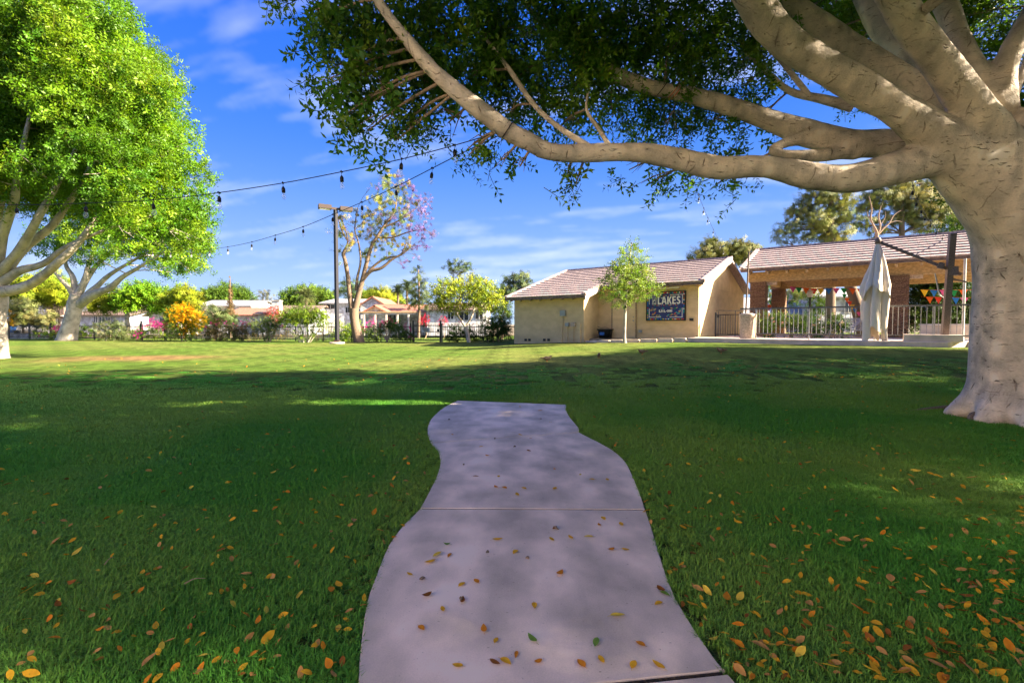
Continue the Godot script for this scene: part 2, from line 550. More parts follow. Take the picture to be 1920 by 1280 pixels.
# trunk and limbs of a tree as one skin: tapered capsules, joined smoothly, meshed as surface nets
func skin(limbs: Array, cell: float, k: float) -> ArrayMesh:
	var lo := Vector3.ONE * 1e9
	var hi := -lo
	for l in limbs:
		for i in l[0].size():
			var g: Vector3 = Vector3.ONE * (l[1][i] + cell * 4)
			lo = lo.min(l[0][i] - g); hi = hi.max(l[0][i] + g)
	var nx := int((hi.x - lo.x) / cell) + 2
	var ny := int((hi.y - lo.y) / cell) + 2
	var nz := int((hi.z - lo.z) / cell) + 2
	var field := PackedFloat32Array()
	field.resize(nx * ny * nz)
	field.fill(9.0)
	for l in limbs:
		var own := {}
		var p: Array = l[0]
		var r: Array = l[1]
		for i in p.size() - 1:
			var a: Vector3 = p[i]
			var ab: Vector3 = p[i + 1] - a
			var den := maxf(ab.dot(ab), 1e-6)
			var ra: float = r[i]
			var rb: float = r[i + 1]
			var g := Vector3.ONE * (maxf(ra, rb) + k + cell * 2)
			var c0 := Vector3i((a.min(p[i + 1]) - g - lo) / cell).max(Vector3i.ZERO)
			var c1 := Vector3i((a.max(p[i + 1]) + g - lo) / cell).min(Vector3i(nx - 1, ny - 1, nz - 1))
			for z in range(c0.z, c1.z + 1):
				for y in range(c0.y, c1.y + 1):
					var row := (z * ny + y) * nx
					var q0 := Vector3(0, y, z) * cell + lo - a
					for x in range(c0.x, c1.x + 1):
						var q := q0 + Vector3(x * cell, 0, 0)
						var t := clampf(q.dot(ab) / den, 0, 1)
						var d := (q - ab * t).length() - lerpf(ra, rb, t)
						if d < own.get(row + x, 9.0): own[row + x] = d
		for id in own:
			var d: float = own[id]
			var e := field[id]
			var h := maxf(k - absf(d - e), 0.0) / k
			field[id] = minf(d, e) - h * h * k * 0.25
	var m := MB.new()
	var at := {}
	var corner := [0, 1, nx, nx + 1, nx * ny, nx * ny + 1, nx * ny + nx, nx * ny + nx + 1]
	var offs := [Vector3(0, 0, 0), Vector3(1, 0, 0), Vector3(0, 1, 0), Vector3(1, 1, 0), Vector3(0, 0, 1), Vector3(1, 0, 1), Vector3(0, 1, 1), Vector3(1, 1, 1)]
	var edges := [[0, 1], [2, 3], [4, 5], [6, 7], [0, 2], [1, 3], [4, 6], [5, 7], [0, 4], [1, 5], [2, 6], [3, 7]]
	for z in nz - 1:
		for y in ny - 1:
			var row := (z * ny + y) * nx
			for x in nx - 1:
				var id := row + x
				if field[id] > cell * 2.0 or field[id] < -cell * 2.0: continue
				var f := []
				var inside := 0
				for q in 8:
					var d := field[id + corner[q]]
					f.append(d)
					if d < 0: inside += 1
				if inside == 0 or inside == 8: continue
				var s := Vector3.ZERO
				var cnt := 0
				for e in edges:
					var fa: float = f[e[0]]
					var fb: float = f[e[1]]
					if (fa < 0) != (fb < 0):
						s += (offs[e[0]] as Vector3).lerp(offs[e[1]], fa / (fa - fb))
						cnt += 1
				var g := Vector3(f[1] + f[3] + f[5] + f[7] - f[0] - f[2] - f[4] - f[6], f[2] + f[3] + f[6] + f[7] - f[0] - f[1] - f[4] - f[5], f[4] + f[5] + f[6] + f[7] - f[0] - f[1] - f[2] - f[3]).normalized()
				var p := lo + (Vector3(x, y, z) + s / cnt) * cell
				p += g * (0.018 * wob.get_noise_3dv(p * 18.0) + 0.035 * wob.get_noise_3dv(p * 5.0 + Vector3(50, 0, 0)))
				at[id] = m.vert(p, g)
	for id in at:
		var steps := [1, nx, nx * ny]
		for ax in 3:
			var u: int = steps[(ax + 1) % 3]
			var w: int = steps[(ax + 2) % 3]
			var b: int = id + steps[ax]
			if b >= field.size() or (field[id] < 0) == (field[b] < 0): continue
			if not (at.has(id - u) and at.has(id - w) and at.has(id - u - w)): continue
			var i0: int = at[id]
			var i1: int = at[id - u]
			var i2: int = at[id - u - w]
			var i3: int = at[id - w]
			if field[id] < 0: m.ix.append_array([i0, i2, i1, i0, i3, i2])
			else: m.ix.append_array([i0, i1, i2, i0, i2, i3])
	return m.done()

# gaps in the crowns, where the photograph shows sun on the ground
func in_sunbeam(c: Vector3, r: float) -> bool:
	for g in [Vector3(3.3, 0, -4.2), Vector3(4.2, 0, -3.9), Vector3(2.2, 0, -3.6), Vector3(-1.9, 0, -1.7), Vector3(5.0, 0, -3.2), Vector3(6.5, 3.4, -6.0), Vector3(5.0, 4.7, -5.7), Vector3(4.2, 3.4, -5.9), Vector3(3.2, 5.2, -5.4), Vector3(6.6, 5.0, -5.9), Vector3(5.5, 4.3, -7.0)]:
		var q: Vector3 = c - g
		if (q - TO_SUN * q.dot(TO_SUN)).length() < r * (0.85 if g.y == 0.0 else 0.7): return true
	return false

# ---------------------------------------------------------------- the big ficus over the path
func big_ficus() -> void:
	var at := Vector3(6.93, 0, -6.45)
	var t := thing("ficus_tree", "huge ficus with smooth scarred trunk and thick spreading limbs over the path", "tree", at)
	var rows := [
		[[1800, 340, 6.35, 60], [1765, 300, 6.3, 64], [1690, 312, 6.2, 58], [1600, 333, 6.1, 50], [1520, 330, 6.0, 45], [1440, 312, 5.9, 42], [1350, 314, 5.8, 42], [1280, 300, 5.7, 38], [1200, 286, 5.6, 31], [1100, 287, 5.5, 29], [1030, 284, 5.4, 29], [990, 264, 5.3, 29], [945, 240, 5.2, 27], [880, 190, 5.0, 30], [810, 130, 4.9, 27], [760, 70, 4.8, 24], [720, 18, 4.7, 22], [680, -45, 4.6, 19], [620, -120, 4.6, 14]],
		[[1800, 300, 6.5, 60], [1740, 282, 6.7, 56], [1660, 270, 6.9, 50], [1590, 267, 7.0, 48], [1500, 245, 7.1, 42], [1400, 210, 7.1, 35], [1300, 180, 7.0, 31], [1220, 163, 6.9, 28], [1150, 138, 6.8, 27], [1080, 95, 6.7, 20], [1020, 45, 6.6, 16], [960, -20, 6.5, 12]],
		[[1600, 285, 6.95, 24], [1520, 292, 6.9, 20], [1450, 284, 6.9, 17], [1480, 265, 7.0, 19], [1540, 256, 7.05, 20]],
		[[1850, 330, 6.3, 100], [1790, 278, 6.15, 74], [1700, 214, 6.0, 60], [1600, 155, 5.8, 56], [1500, 96, 5.6, 56], [1440, 42, 5.4, 58], [1390, -40, 5.2, 54], [1300, -190, 5.0, 42]],
		[[1840, 270, 6.8, 66], [1760, 195, 7.1, 52], [1650, 122, 7.3, 45], [1560, 68, 7.4, 42], [1470, 0, 7.4, 42], [1400, -80, 7.4, 34], [1300, -190, 7.2, 28]],
		[[1880, 330, 6.3, 110], [1850, 245, 6.1, 70], [1785, 150, 5.9, 56], [1722, 65, 5.7, 53], [1672, -15, 5.5, 51], [1600, -140, 5.3, 52], [1540, -300, 5.1, 40]],
		[[1790, 200, 7.0, 50], [1710, 115, 7.5, 46], [1655, 50, 7.8, 44], [1620, -20, 8.0, 40], [1570, -150, 8.2, 30]],
		[[1860, 200, 6.5, 42], [1832, 140, 6.7, 38], [1800, 70, 6.9, 36], [1765, -10, 7.1, 34], [1720, -120, 7.3, 26]],
		[[1880, 200, 6.5, 44], [1885, 130, 6.5, 36], [1915, 60, 6.5, 36], [1990, -60, 6.5, 32], [2080, -200, 6.5, 26]],
		[[1900, 280, 6.4, 90], [2020, 180, 6.2, 72], [2180, 90, 6.0, 60], [2380, 0, 5.8, 46]],
		[[1900, 300, 6.4, 90], [1980, 200, 6.9, 70], [2080, 100, 7.6, 56], [2200, -20, 8.4, 40]],
	]
	var lines := []
	var forms := []
	for a in rows:
		var l := px_line(a)
		lines.append(smooth_line(l[0], 3))
		forms.append([smooth_line(l[0], 3), smooth_line(l[1], 3)])
	var trunk_p := [at + Vector3(0.06, -0.25, 0.02), at + Vector3(0.02, 0.12, 0), at + Vector3(0, 0.5, 0), at + Vector3(0.0, 1.2, 0), at + Vector3(-0.02, 2.2, 0), at + Vector3(0.0, 2.7, 0), at + Vector3(0.05, 3.1, 0.02), at + Vector3(0.1, 3.5, 0.02)]
	forms.append([smooth_line(trunk_p, 3), smooth_line([0.62, 0.59, 0.565, 0.555, 0.555, 0.62, 0.66, 0.46], 3)])
	forms.append([[at + Vector3(-0.02, 1.9, 0.0), at + Vector3(-0.1, 2.5, 0.02), pix(1850, 340, 6.35), pix(1800, 300, 6.25)], [0.45, 0.47, 0.42, 0.28]])
	for a in [[2.9, 0.68, 0.1], [2.3, 0.66, 0.12], [3.6, 0.62, 0.09], [1.7, 0.68, 0.12], [0.6, 0.9, 0.2], [4.4, 0.66, 0.1], [5.4, 0.95, 0.22]]:   # roots
		var d := Vector3(cos(a[0]), 0, sin(a[0]))
		forms.append([[at + d * 0.35 + Vector3(0, 0.28, 0), at + d * 0.75 + Vector3(0, 0.03, 0), at + d * a[1] + Vector3(0, -0.12, 0)], [0.27, a[2], 0.08]])
	for f in forms:
		for i in f[0].size(): f[0][i] = f[0][i] - at
	put(skin(forms, 0.042, 0.12), "trunk", M.bark, t)
	# a long surface root and the brown lumps at the foot of the trunk
	var rt := []
	for a in [[1812, 770], [1780, 768], [1740, 770], [1702, 773]]: rt.append(on_lawn(a[0], a[1]) + Vector3(0, 0.012, 0))
	limb(t, "surface_root", rt, [0.09, 0.06, 0.04, 0.012], M.bark_brown, at)
	for a in [[1808, 776, 0.09], [1838, 790, 0.07]]:
		var p := on_lawn(a[0], a[1])
		var m := MB.new()
		m.tube(smooth_line([Vector3(-0.15, 0.0, 0.02), Vector3(-0.05, 0.06, 0.0), Vector3(0.07, 0.05, 0.03), Vector3(0.18, -0.03, -0.04)], 3), smooth_line([a[2] * 0.4, a[2], a[2] * 0.9, a[2] * 0.3], 3), 8)
		var o := part(m, "root_knob", M.bark_brown, t)
		o.position = p - at
		o.rotation.y = a[0]
	# smaller branches seen against the leaves
	for a in [[[1105, 275, 5.5, 13], [1050, 240, 5.6, 11], [1000, 195, 5.7, 10], [955, 130, 5.8, 9], [905, 65, 5.9, 6]],
			[[1130, 118, 6.75, 16], [1105, 80, 6.7, 13], [1060, 45, 6.7, 12], [1010, 10, 6.7, 9], [985, -30, 6.7, 6]],
			[[1115, 110, 6.75, 9], [1060, 65, 6.9, 8], [1000, 60, 7.1, 6], [940, 75, 7.2, 4]],
			[[1150, 150, 6.8, 9], [1090, 160, 6.9, 7], [1010, 170, 7.0, 5]],
			[[1600, 200, 7.2, 20], [1540, 185, 7.3, 17], [1480, 170, 7.4, 12], [1430, 128, 7.5, 9], [1400, 100, 7.5, 6]],
			[[1520, 182, 7.3, 11], [1470, 120, 7.4, 9], [1445, 90, 7.4, 6], [1440, 40, 7.4, 5]],
			[[1150, 285, 5.5, 9], [1125, 245, 5.7, 8], [1100, 205, 5.9, 6], [1105, 165, 6.1, 4]],
			[[1880, 240, 6.3, 14], [1920, 130, 6.8, 12], [1940, 60, 7.2, 9]]]:
		var l := px_line(a)
		limb(t, "branch", l[0], l[1], M.bark, at, 6)
		lines.append(l[0])
	# crown: the clumps in view, then the rest of the dome above the frame
	var seen := [[560, -5, 45, 40, 4.9], [620, 30, 80, 70, 4.9], [690, 95, 85, 75, 5.0], [640, 140, 55, 50, 5.3], [612, 172, 38, 26, 5.3], [700, 190, 70, 60, 5.1], [655, 215, 40, 36, 5.4], [690, 245, 30, 20, 5.2], [770, 60, 100, 80, 5.5], [790, 160, 85, 65, 5.5], [765, 225, 45, 36, 5.3], [745, 262, 22, 16, 5.2], [860, 60, 100, 80, 5.9], [870, 150, 85, 65, 5.9], [840, 230, 50, 36, 5.7], [888, 268, 36, 28, 5.5], [942, 300, 26, 24, 5.3], [880, 290, 18, 14, 5.4],
		[960, 60, 100, 80, 6.3], [980, 150, 90, 65, 6.3], [955, 212, 50, 36, 6.1], [1060, 55, 100, 75, 6.5], [1075, 155, 75, 60, 6.7], [1050, 238, 50, 34, 6.5], [975, 312, 16, 14, 5.4], [1160, 45, 100, 75, 6.8], [1170, 140, 80, 60, 7.1], [1150, 218, 60, 40, 7.1], [1245, 235, 60, 40, 7.3], [1260, 55, 100, 75, 7.0], [1290, 135, 80, 60, 7.3], [1330, 235, 60, 42, 7.5], [1385, 70, 90, 75, 7.4], [1390, 165, 50, 40, 7.6], [1435, 215, 25, 20, 7.6], [1065, 325, 24, 18, 6.0], [1080, 345, 13, 10, 6.0], [1215, 345, 34, 24, 7.0], [1285, 335, 34, 20, 7.1], [1345, 345, 46, 22, 7.2], [1400, 335, 22, 12, 7.3], [1180, 318, 20, 12, 7.0],
		[1480, 30, 80, 60, 8.6], [1560, 20, 80, 65, 9.2], [1650, 30, 70, 60, 9.8], [1780, 30, 70, 60, 9.5], [1870, 50, 60, 60, 9.3], [1785, 345, 26, 20, 8.4], [1812, 175, 50, 45, 10], [1900, 190, 40, 50, 9.5], [1720, 60, 40, 60, 10.5], [1560, 120, 45, 26, 9.5], [1500, 100, 40, 30, 9.0], [1600, 200, 26, 14, 9], [1895, 300, 30, 50, 9.2], [1690, 255, 20, 10, 8.6]]
	var blobs := px_blobs(seen)
	var upper := []
	var tries := 0
	while upper.size() < 125 and tries < 6000:
		tries += 1
		var dir := Vector3(rng.randfn(), absf(rng.randfn()) * 0.9 - 0.15, rng.randfn()).normalized()
		var c := Vector3(6.0, 5.0, -6.3) + dir * Vector3(8.8, 5.6, 8.6) * rng.randf_range(0.55, 1.0)
		var rad := rng.randf_range(0.9, 1.5)
		if c.y < 4.0 + rad * 0.5: continue
		var d := -c.z * cos(PITCH) - (c.y - EYE) * sin(PITCH)
		if d > 0.3:
			var px := 960 + F * c.x / d
			var py := 640 - F * ((c.y - EYE) * cos(PITCH) - c.z * -sin(PITCH) * -1.0) / d
			var rp := rad * 1.3 / d * F
			if px > -rp and px < 1920 + rp:
				if py + rp > (20.0 if px > 620 + rp else -30.0) and not (px > 1930): continue
		if in_sunbeam(c, rad): continue
		upper.append([c, Vector3(rad, rad * 0.8, rad)])
	var greens := [Color(0.105, 0.25, 0.02), Color(0.15, 0.30, 0.024), Color(0.075, 0.19, 0.02), Color(0.2, 0.34, 0.03)]
	foliage(t, "foliage", local(blobs, at), 52.0, 1.0, greens, boughs, M.leaf, 0.35, 0.1)
	foliage(t, "foliage", local(upper, at), 15.0, 1.25, greens, boughs, M.leaf, 0.1, 0.2)
	carry(t, lines, blobs, M.twig, at, 0.022, 3.0)
	carry(t, lines, upper, M.bark, at, 0.05, 7.0)
	# orange tape and black cord tied round the limbs
	for a in [[1262, 170, 6.95, 17, M.orange_tape], [1268, 172, 6.95, 18, M.orange_tape], [1240, 166, 6.93, 16, M.cable], [952, 243, 5.2, 16.5, M.cable], [945, 240, 5.2, 16, M.cable]]:
		var c := pix(a[0], a[1], a[2])
		var m := MB.new()
		var ring := []
		var rr := []
		for k in 17:
			var w: float = a[3] * a[2] / F
			ring.append(Vector3(cos(TAU * k / 16) * 0.02, sin(TAU * k / 16) * w, cos(TAU * k / 16) * w))
			rr.append(0.006)
		m.tube(ring, rr, 5, false)
		var o := part(m, "tie", a[4], t)
		o.position = c - at
		o.rotation.z = -0.6

# ---------------------------------------------------------------- a free-standing tree from pixels
func tree_at(called: String, label: String, base: Vector3, limbs: Array, blobs: Array, bark: Material, per_m3: float, size: float, cols: Array, meshes: Array, mt: Material, group := "", r0 := 0.03, droop := 0.0, core := 0.3) -> Node3D:
	var t := thing(called, label, "tree", base, 0.0, group)
	var lines := []
	for i in limbs.size():
		limb(t, "trunk" if i == 0 else "limb", limbs[i][0], limbs[i][1], bark, base, 10 if i == 0 else 7)
		lines.append(smooth_line(limbs[i][0], 3))
	foliage(t, "foliage", local(blobs, base), per_m3, size, cols, meshes, mt, droop, core)
	if r0 > 0: carry(t, lines, blobs, bark, base, r0)
	return t

func round_crown(c: Vector3, r: Vector3, n: int, lump: float) -> Array:   # lumps over an egg-shaped crown
	var out := []
	for i in n:
		var y := 1.0 - 2.0 * (i + 0.5) / n
		var a := i * 2.39996 + rng.randf() * 0.6
		var s := sqrt(maxf(0.0, 1 - y * y))
		var q := rng.randf_range(0.72, 0.95)
		var k := lump * rng.randf_range(0.8, 1.3)
		out.append([c + Vector3(cos(a) * s, y, sin(a) * s) * r * q, Vector3(k, k * 0.85, k)])
	return out

# ---------------------------------------------------------------- camera, sky, sun
func make_world() -> void:
	var cam := Camera3D.new()
	cam.name = "camera"
	cam.fov = rad_to_deg(2.0 * atan(640.0 / F))
	cam.position = Vector3(0, EYE, 0)
	cam.rotation.x = -PITCH
	cam.near = 0.05
	cam.far = 2000.0
	add_child(cam)
	cam.current = true
	var sun := DirectionalLight3D.new()
	sun.name = "sun"
	sun.light_color = Color(1.0, 0.93, 0.82)
	sun.light_energy = 1.6
	sun.light_angular_distance = 0.55
	sun.shadow_enabled = true
	add_child(sun)
	var to_sun := TO_SUN.normalized()
	sun.look_at_from_position(to_sun * 50.0, Vector3.ZERO)
	var e := Environment.new()
	e.background_mode = Environment.BG_SKY
	e.tonemap_mode = Environment.TONE_MAPPER_LINEAR
	e.tonemap_exposure = 6.4
	e.sdfgi_enabled = true
	e.ssao_enabled = true
	e.ssil_enabled = true
	var sky := Sky.new()
	var sm_ := PanoramaSkyMaterial.new()
	sm_.panorama = sky_picture(to_sun)
	sky.sky_material = sm_
	e.sky = sky
	e.background_energy_multiplier = 1.0
	var w := WorldEnvironment.new()
	w.environment = e
	w.name = "environment"
	add_child(w)

func sky_picture(to_sun: Vector3) -> ImageTexture:   # clear blue air, paler towards the horizon and round the sun, thin streaks of cirrus
	var w := 1536
	var h := 768
	var a := FastNoiseLite.new()
	a.seed = 11; a.frequency = 0.9; a.fractal_octaves = 5; a.fractal_gain = 0.55
	var b := FastNoiseLite.new()
	b.seed = 12; b.frequency = 0.35; b.fractal_octaves = 3
	var f := PackedFloat32Array()
	f.resize(w * h * 3)
	var top := Vector3(0.0046, 0.0285, 0.150)
	var mid := Vector3(0.0155, 0.053, 0.172)
	var low := Vector3(0.112, 0.147, 0.195)
	var i := 0
	for y in h:
		var up := PI / 2 - (y + 0.5) / h * PI
		var sy := sin(up)
		for x in w:
			var c := Vector3(0.16, 0.15, 0.11)
			if up > 0:
				var az := (x + 0.5) / w * TAU
				var dir := Vector3(sin(az) * cos(up), sy, -cos(az) * cos(up))
				c = mid.lerp(top, sm((up - 0.16) / 0.5))
				c = c.lerp(low, pow(1.0 - clampf(up / 0.42, 0, 1), 2.2))
				var cosang := dir.dot(to_sun)
				c += Vector3(1.25, 1.1, 0.88) * pow(maxf(cosang, 0.0), 9.0)
				var q := Vector3(dir.x, 0, dir.z) / (sy + 0.16)
				var along := q.x * 0.9 + q.z * 0.25
				var across := q.z * 0.95 - q.x * 0.25
				var n := a.get_noise_3d(along * 1.1, across * 3.6, 4.0) * 0.6 + a.get_noise_3d(along * 3.0, across * 9.0, 9.0) * 0.28
				var cover := b.get_noise_3d(along * 1.6, across * 2.4, 1.0)
				var t := clampf((n + cover * 0.6 + 0.01) * 1.4, 0, 1)
				c = c.lerp(Vector3(0.175, 0.19, 0.22), t * 0.62)
			f[i] = c.x; f[i + 1] = c.y; f[i + 2] = c.z
			i += 3
	return ImageTexture.create_from_image(Image.create_from_data(w, h, false, Image.FORMAT_RGBF, f.to_byte_array()))

# ---------------------------------------------------------------- ground
func dry(x: float, z: float) -> float:   # the worn brown patch of lawn
	var p := on_lawn(262, 671)
	var d := Vector2((x - p.x) / 2.6, (z - p.z) / 1.5).length()
	return sm(1.25 - d + wob.get_noise_2d(x * 9, z * 9) * 0.5)

func make_ground() -> void:
	var m := MB.new()
	var dry_at := on_lawn(262, 671)
	var xs := []
	var zs := []
	var x := -75.0
	while x < 60.0:
		xs.append(x)
		x += 0.4 if absf(x) < 8 else 0.8
	var z := 14.0
	while z > -47.0:
		zs.append(z)
		z -= 0.25 if z < 2 and z > -14 else 0.6
	for zz in zs:
		for xx in xs:
			var n := wob.get_noise_2d(xx * 1.6, zz * 1.6)
			var n2 := wob.get_noise_2d(xx * 7.0 + 90, zz * 7.0)
			var k := Color(0.13, 0.225, 0.04).lerp(Color(0.24, 0.27, 0.08), clampf(0.35 + n * 0.9 + n2 * 0.5, 0, 1))
			var d := Vector2((xx - dry_at.x) / 3.4, (zz - dry_at.z) / 1.9).length()
			k = k.lerp(Color(0.36, 0.22, 0.12), 0.9 * sm((1.2 - d) * 1.3 + n2 * 0.5))
			m.col = k
			m.vert(Vector3(xx, gh(xx, zz), zz), Vector3.UP)
	var w := xs.size()
	for j in zs.size() - 1:
		for i in w - 1:
			var a := j * w + i
			m.ix.append_array([a, a + w + 1, a + 1, a, a + w, a + w + 1])
	tag(part(m, "lawn", M.lawn), "", "", "", "structure")
	# the land beyond the lawn and the lake
	var g := MB.new()
	for q in [[-900, 900, -62, -1500], [-900, -75, 14, -62], [60, 900, 14, -62], [24, 60, -46.9, -62], [-900, 900, 300, 14]]:
		g.quad(Vector3(q[0], -0.06, q[2]), Vector3(q[1], -0.06, q[2]), Vector3(q[1], -0.06, q[3]), Vector3(q[0], -0.06, q[3]))
	g.quad(Vector3(-75, -1.2, -62), Vector3(24, -1.2, -62), Vector3(24, -0.06, -62), Vector3(-75, -0.06, -62))
	tag(part(g, "ground", M.earth), "", "", "", "structure")
	var l := MB.new()
	l.quad(Vector3(-75, -0.7, -46.5), Vector3(24, -0.7, -46.5), Vector3(24, -0.7, -62), Vector3(-75, -0.7, -62))
	tag(part(l, "lake_water", M.water), "", "", "", "structure")

func slab_mesh(poly: PackedVector2Array, top: float, bottom: float, bevel := 0.018) -> ArrayMesh:   # polygon on plan, any winding
	var m := MB.new()
	if Geometry2D.is_polygon_clockwise(poly): poly.reverse()
	var inner := PackedVector2Array()
	var n := poly.size()
	for i in n:
		var a := (poly[i] - poly[(i + n - 1) % n]).normalized()
		var b := (poly[(i + 1) % n] - poly[i]).normalized()
		var s := Vector2(-(a.y + b.y), a.x + b.x).normalized()
		inner.append(poly[i] + s * bevel)
	if not Geometry2D.is_point_in_polygon(inner[n / 3], poly):
		for i in n: inner[i] = poly[i] * 2 - inner[i]
	var tri := Geometry2D.triangulate_polygon(inner)
	if tri.is_empty():
		inner = poly.duplicate()
		tri = Geometry2D.triangulate_polygon(inner)
		print('flat slab ', tri.size())
	var first := m.v.size()
	for p in inner: m.vert(Vector3(p.x, top, p.y), Vector3.UP)
	for k in tri.size() / 3:
		var a := tri[k * 3]
		var b := tri[k * 3 + 1]
		var c := tri[k * 3 + 2]
		var up := (inner[b] - inner[a]).cross(inner[c] - inner[a]) < 0
		m.ix.append_array([a, c, b] if up else [a, b, c])
	for i in n:
		var j := (i + 1) % n
		var o0 := Vector3(poly[i].x, top - bevel * 0.8, poly[i].y)
		var o1 := Vector3(poly[j].x, top - bevel * 0.8, poly[j].y)
		var i0 := Vector3(inner[i].x, top, inner[i].y)
		var i1 := Vector3(inner[j].x, top, inner[j].y)
		var low := Vector3(0, top - bevel * 0.8 - bottom, 0)
		if ((o1 - o0).cross(i1 - o0)).y > 0:
			m.quad(o0, o1, i1, i0)
			m.quad(o0 - low, o1 - low, o1, o0)
		else:
			m.quad(o1, o0, i0, i1)
			m.quad(o1 - low, o0 - low, o0, o1)
	return m.done()

func make_path() -> void:
	var left := [[668, 1330], [672, 1280], [676, 1215], [688, 1130], [705, 1080], [730, 1020], [760, 980], [787, 953], [808, 915], [820, 890], [826, 866], [821, 845], [808, 830], [802, 812], [803, 797], [812, 781], [832, 763], [858, 749]]
	var right := [[1430, 1330], [1382, 1282], [1362, 1258], [1345, 1240], [1320, 1205], [1290, 1160], [1262, 1110], [1240, 1050], [1222, 990], [1210, 955], [1198, 920], [1185, 890], [1172, 865], [1150, 845], [1120, 828], [1086, 811], [1085, 803], [1068, 782], [1061, 766], [1064, 757]]
	var L := []
	var R := []
	for a in left: L.append(on_lawn(a[0], a[1], 0.02))
	for a in right: R.append(on_lawn(a[0], a[1], 0.02))
	L = smooth_line(L, 3); R = smooth_line(R, 3)
	var ls := PackedVector2Array()
	for p in L: ls.append(Vector2(p.x, p.z))
	var rs := PackedVector2Array()
	for p in R: rs.append(Vector2(p.x, p.z))
	path_poly = ls.duplicate()
	var back := rs.duplicate()
	back.reverse()
	path_poly.append_array(back)
	path_poly.append_array([Vector2(0.95, 1.5), Vector2(-0.65, 1.5)])
	var root := thing("concrete_path", "", "")
	root.set_meta("kind", "structure")
	# joints: index on the left edge, index on the right edge
	var cuts := [[-1, -1], [0, 2 * 3], [7 * 3, 9 * 3], [12 * 3, 15 * 3], [L.size() - 1, R.size() - 1]]
	for k in 4:
		var poly := PackedVector2Array()
		var gap := Vector2(0, 0.009)
		if k == 0:
			poly.append_array([Vector2(-0.65, 1.5), ls[0] + gap * 1.5, rs[6] + gap * 1.5, rs[3], rs[0], Vector2(0.95, 1.5)])
		else:
			for i in range(cuts[k][0], cuts[k + 1][0] + 1): poly.append(ls[i] + (-gap if i == cuts[k][0] else gap if i == cuts[k + 1][0] else Vector2.ZERO))
			for i in range(cuts[k + 1][1], cuts[k][1] - 1, -1): poly.append(rs[i] + (-gap if i == cuts[k][1] else gap if i == cuts[k + 1][1] else Vector2.ZERO))
		put(slab_mesh(poly, 0.02, -0.08, 0.005), "slab", M.concrete, root)
	for k in [1, 2, 3]:   # dark earth washed into the joints
		var a: Vector2 = ls[cuts[k][0]]
		var b: Vector2 = rs[cuts[k][1]]
		var bed := MB.new()
		bed.box(Vector3((a.x + b.x) / 2, 0.003, (a.y + b.y) / 2), Vector3(a.distance_to(b) - 0.03, 0.024, 0.02 if k > 1 else 0.01), Basis(Vector3.UP, atan2(-(b - a).y, (b - a).x)))
		put(bed.done(), "joint_fill", M.soil, root)

func blades(r: RandomNumberGenerator, half: float, count: int, s: float) -> ArrayMesh:   # a square of turf
	var m := MB.new()
	for i in count:
		var a := r.randf() * TAU
		var base := Vector3(r.randf_range(-half, half), 0, r.randf_range(-half, half))
		var lean := Vector3(cos(a), 0, sin(a)) * r.randf_range(0.15, 1.3)
		var l := r.randf_range(0.022, 0.05) * s
		var side := Vector3(-sin(a), 0, cos(a)) * r.randf_range(0.0014, 0.0025) * s
		var k := r.randf_range(0.6, 1.4)
		m.col = Color(k * r.randf_range(0.85, 1.3), k, k * 0.9)
		if r.randf() < 0.06: m.col = Color(2.6, 1.15, 1.8)
		var mid := base + (Vector3.UP + lean * 0.5).normalized() * l * 0.55
		var tip := base + (Vector3.UP * 0.75 + lean).normalized() * l
		var nn := side.cross(tip - base).normalized()
		var i0 := m.vert(base - side, nn)
		m.vert(base + side, nn); m.vert(mid + side * 0.8, nn); m.vert(mid - side * 0.8, nn); m.vert(tip, nn)
		m.ix.append_array([i0, i0 + 2, i0 + 1, i0, i0 + 3, i0 + 2, i0 + 3, i0 + 4, i0 + 2])
	return m.done()

func turf_color(x: float, d: float) -> Color:
	var n := wob.get_noise_2d(x * 3.0, d * 3.0)
	var n2 := wob.get_noise_2d(x * 9.0 + 40, d * 9.0)
	return Color(0.075, 0.265, 0.031).lerp(Color(0.185, 0.34, 0.053), clampf(0.42 + n * 1.5 + n2 * 0.35, 0, 1))

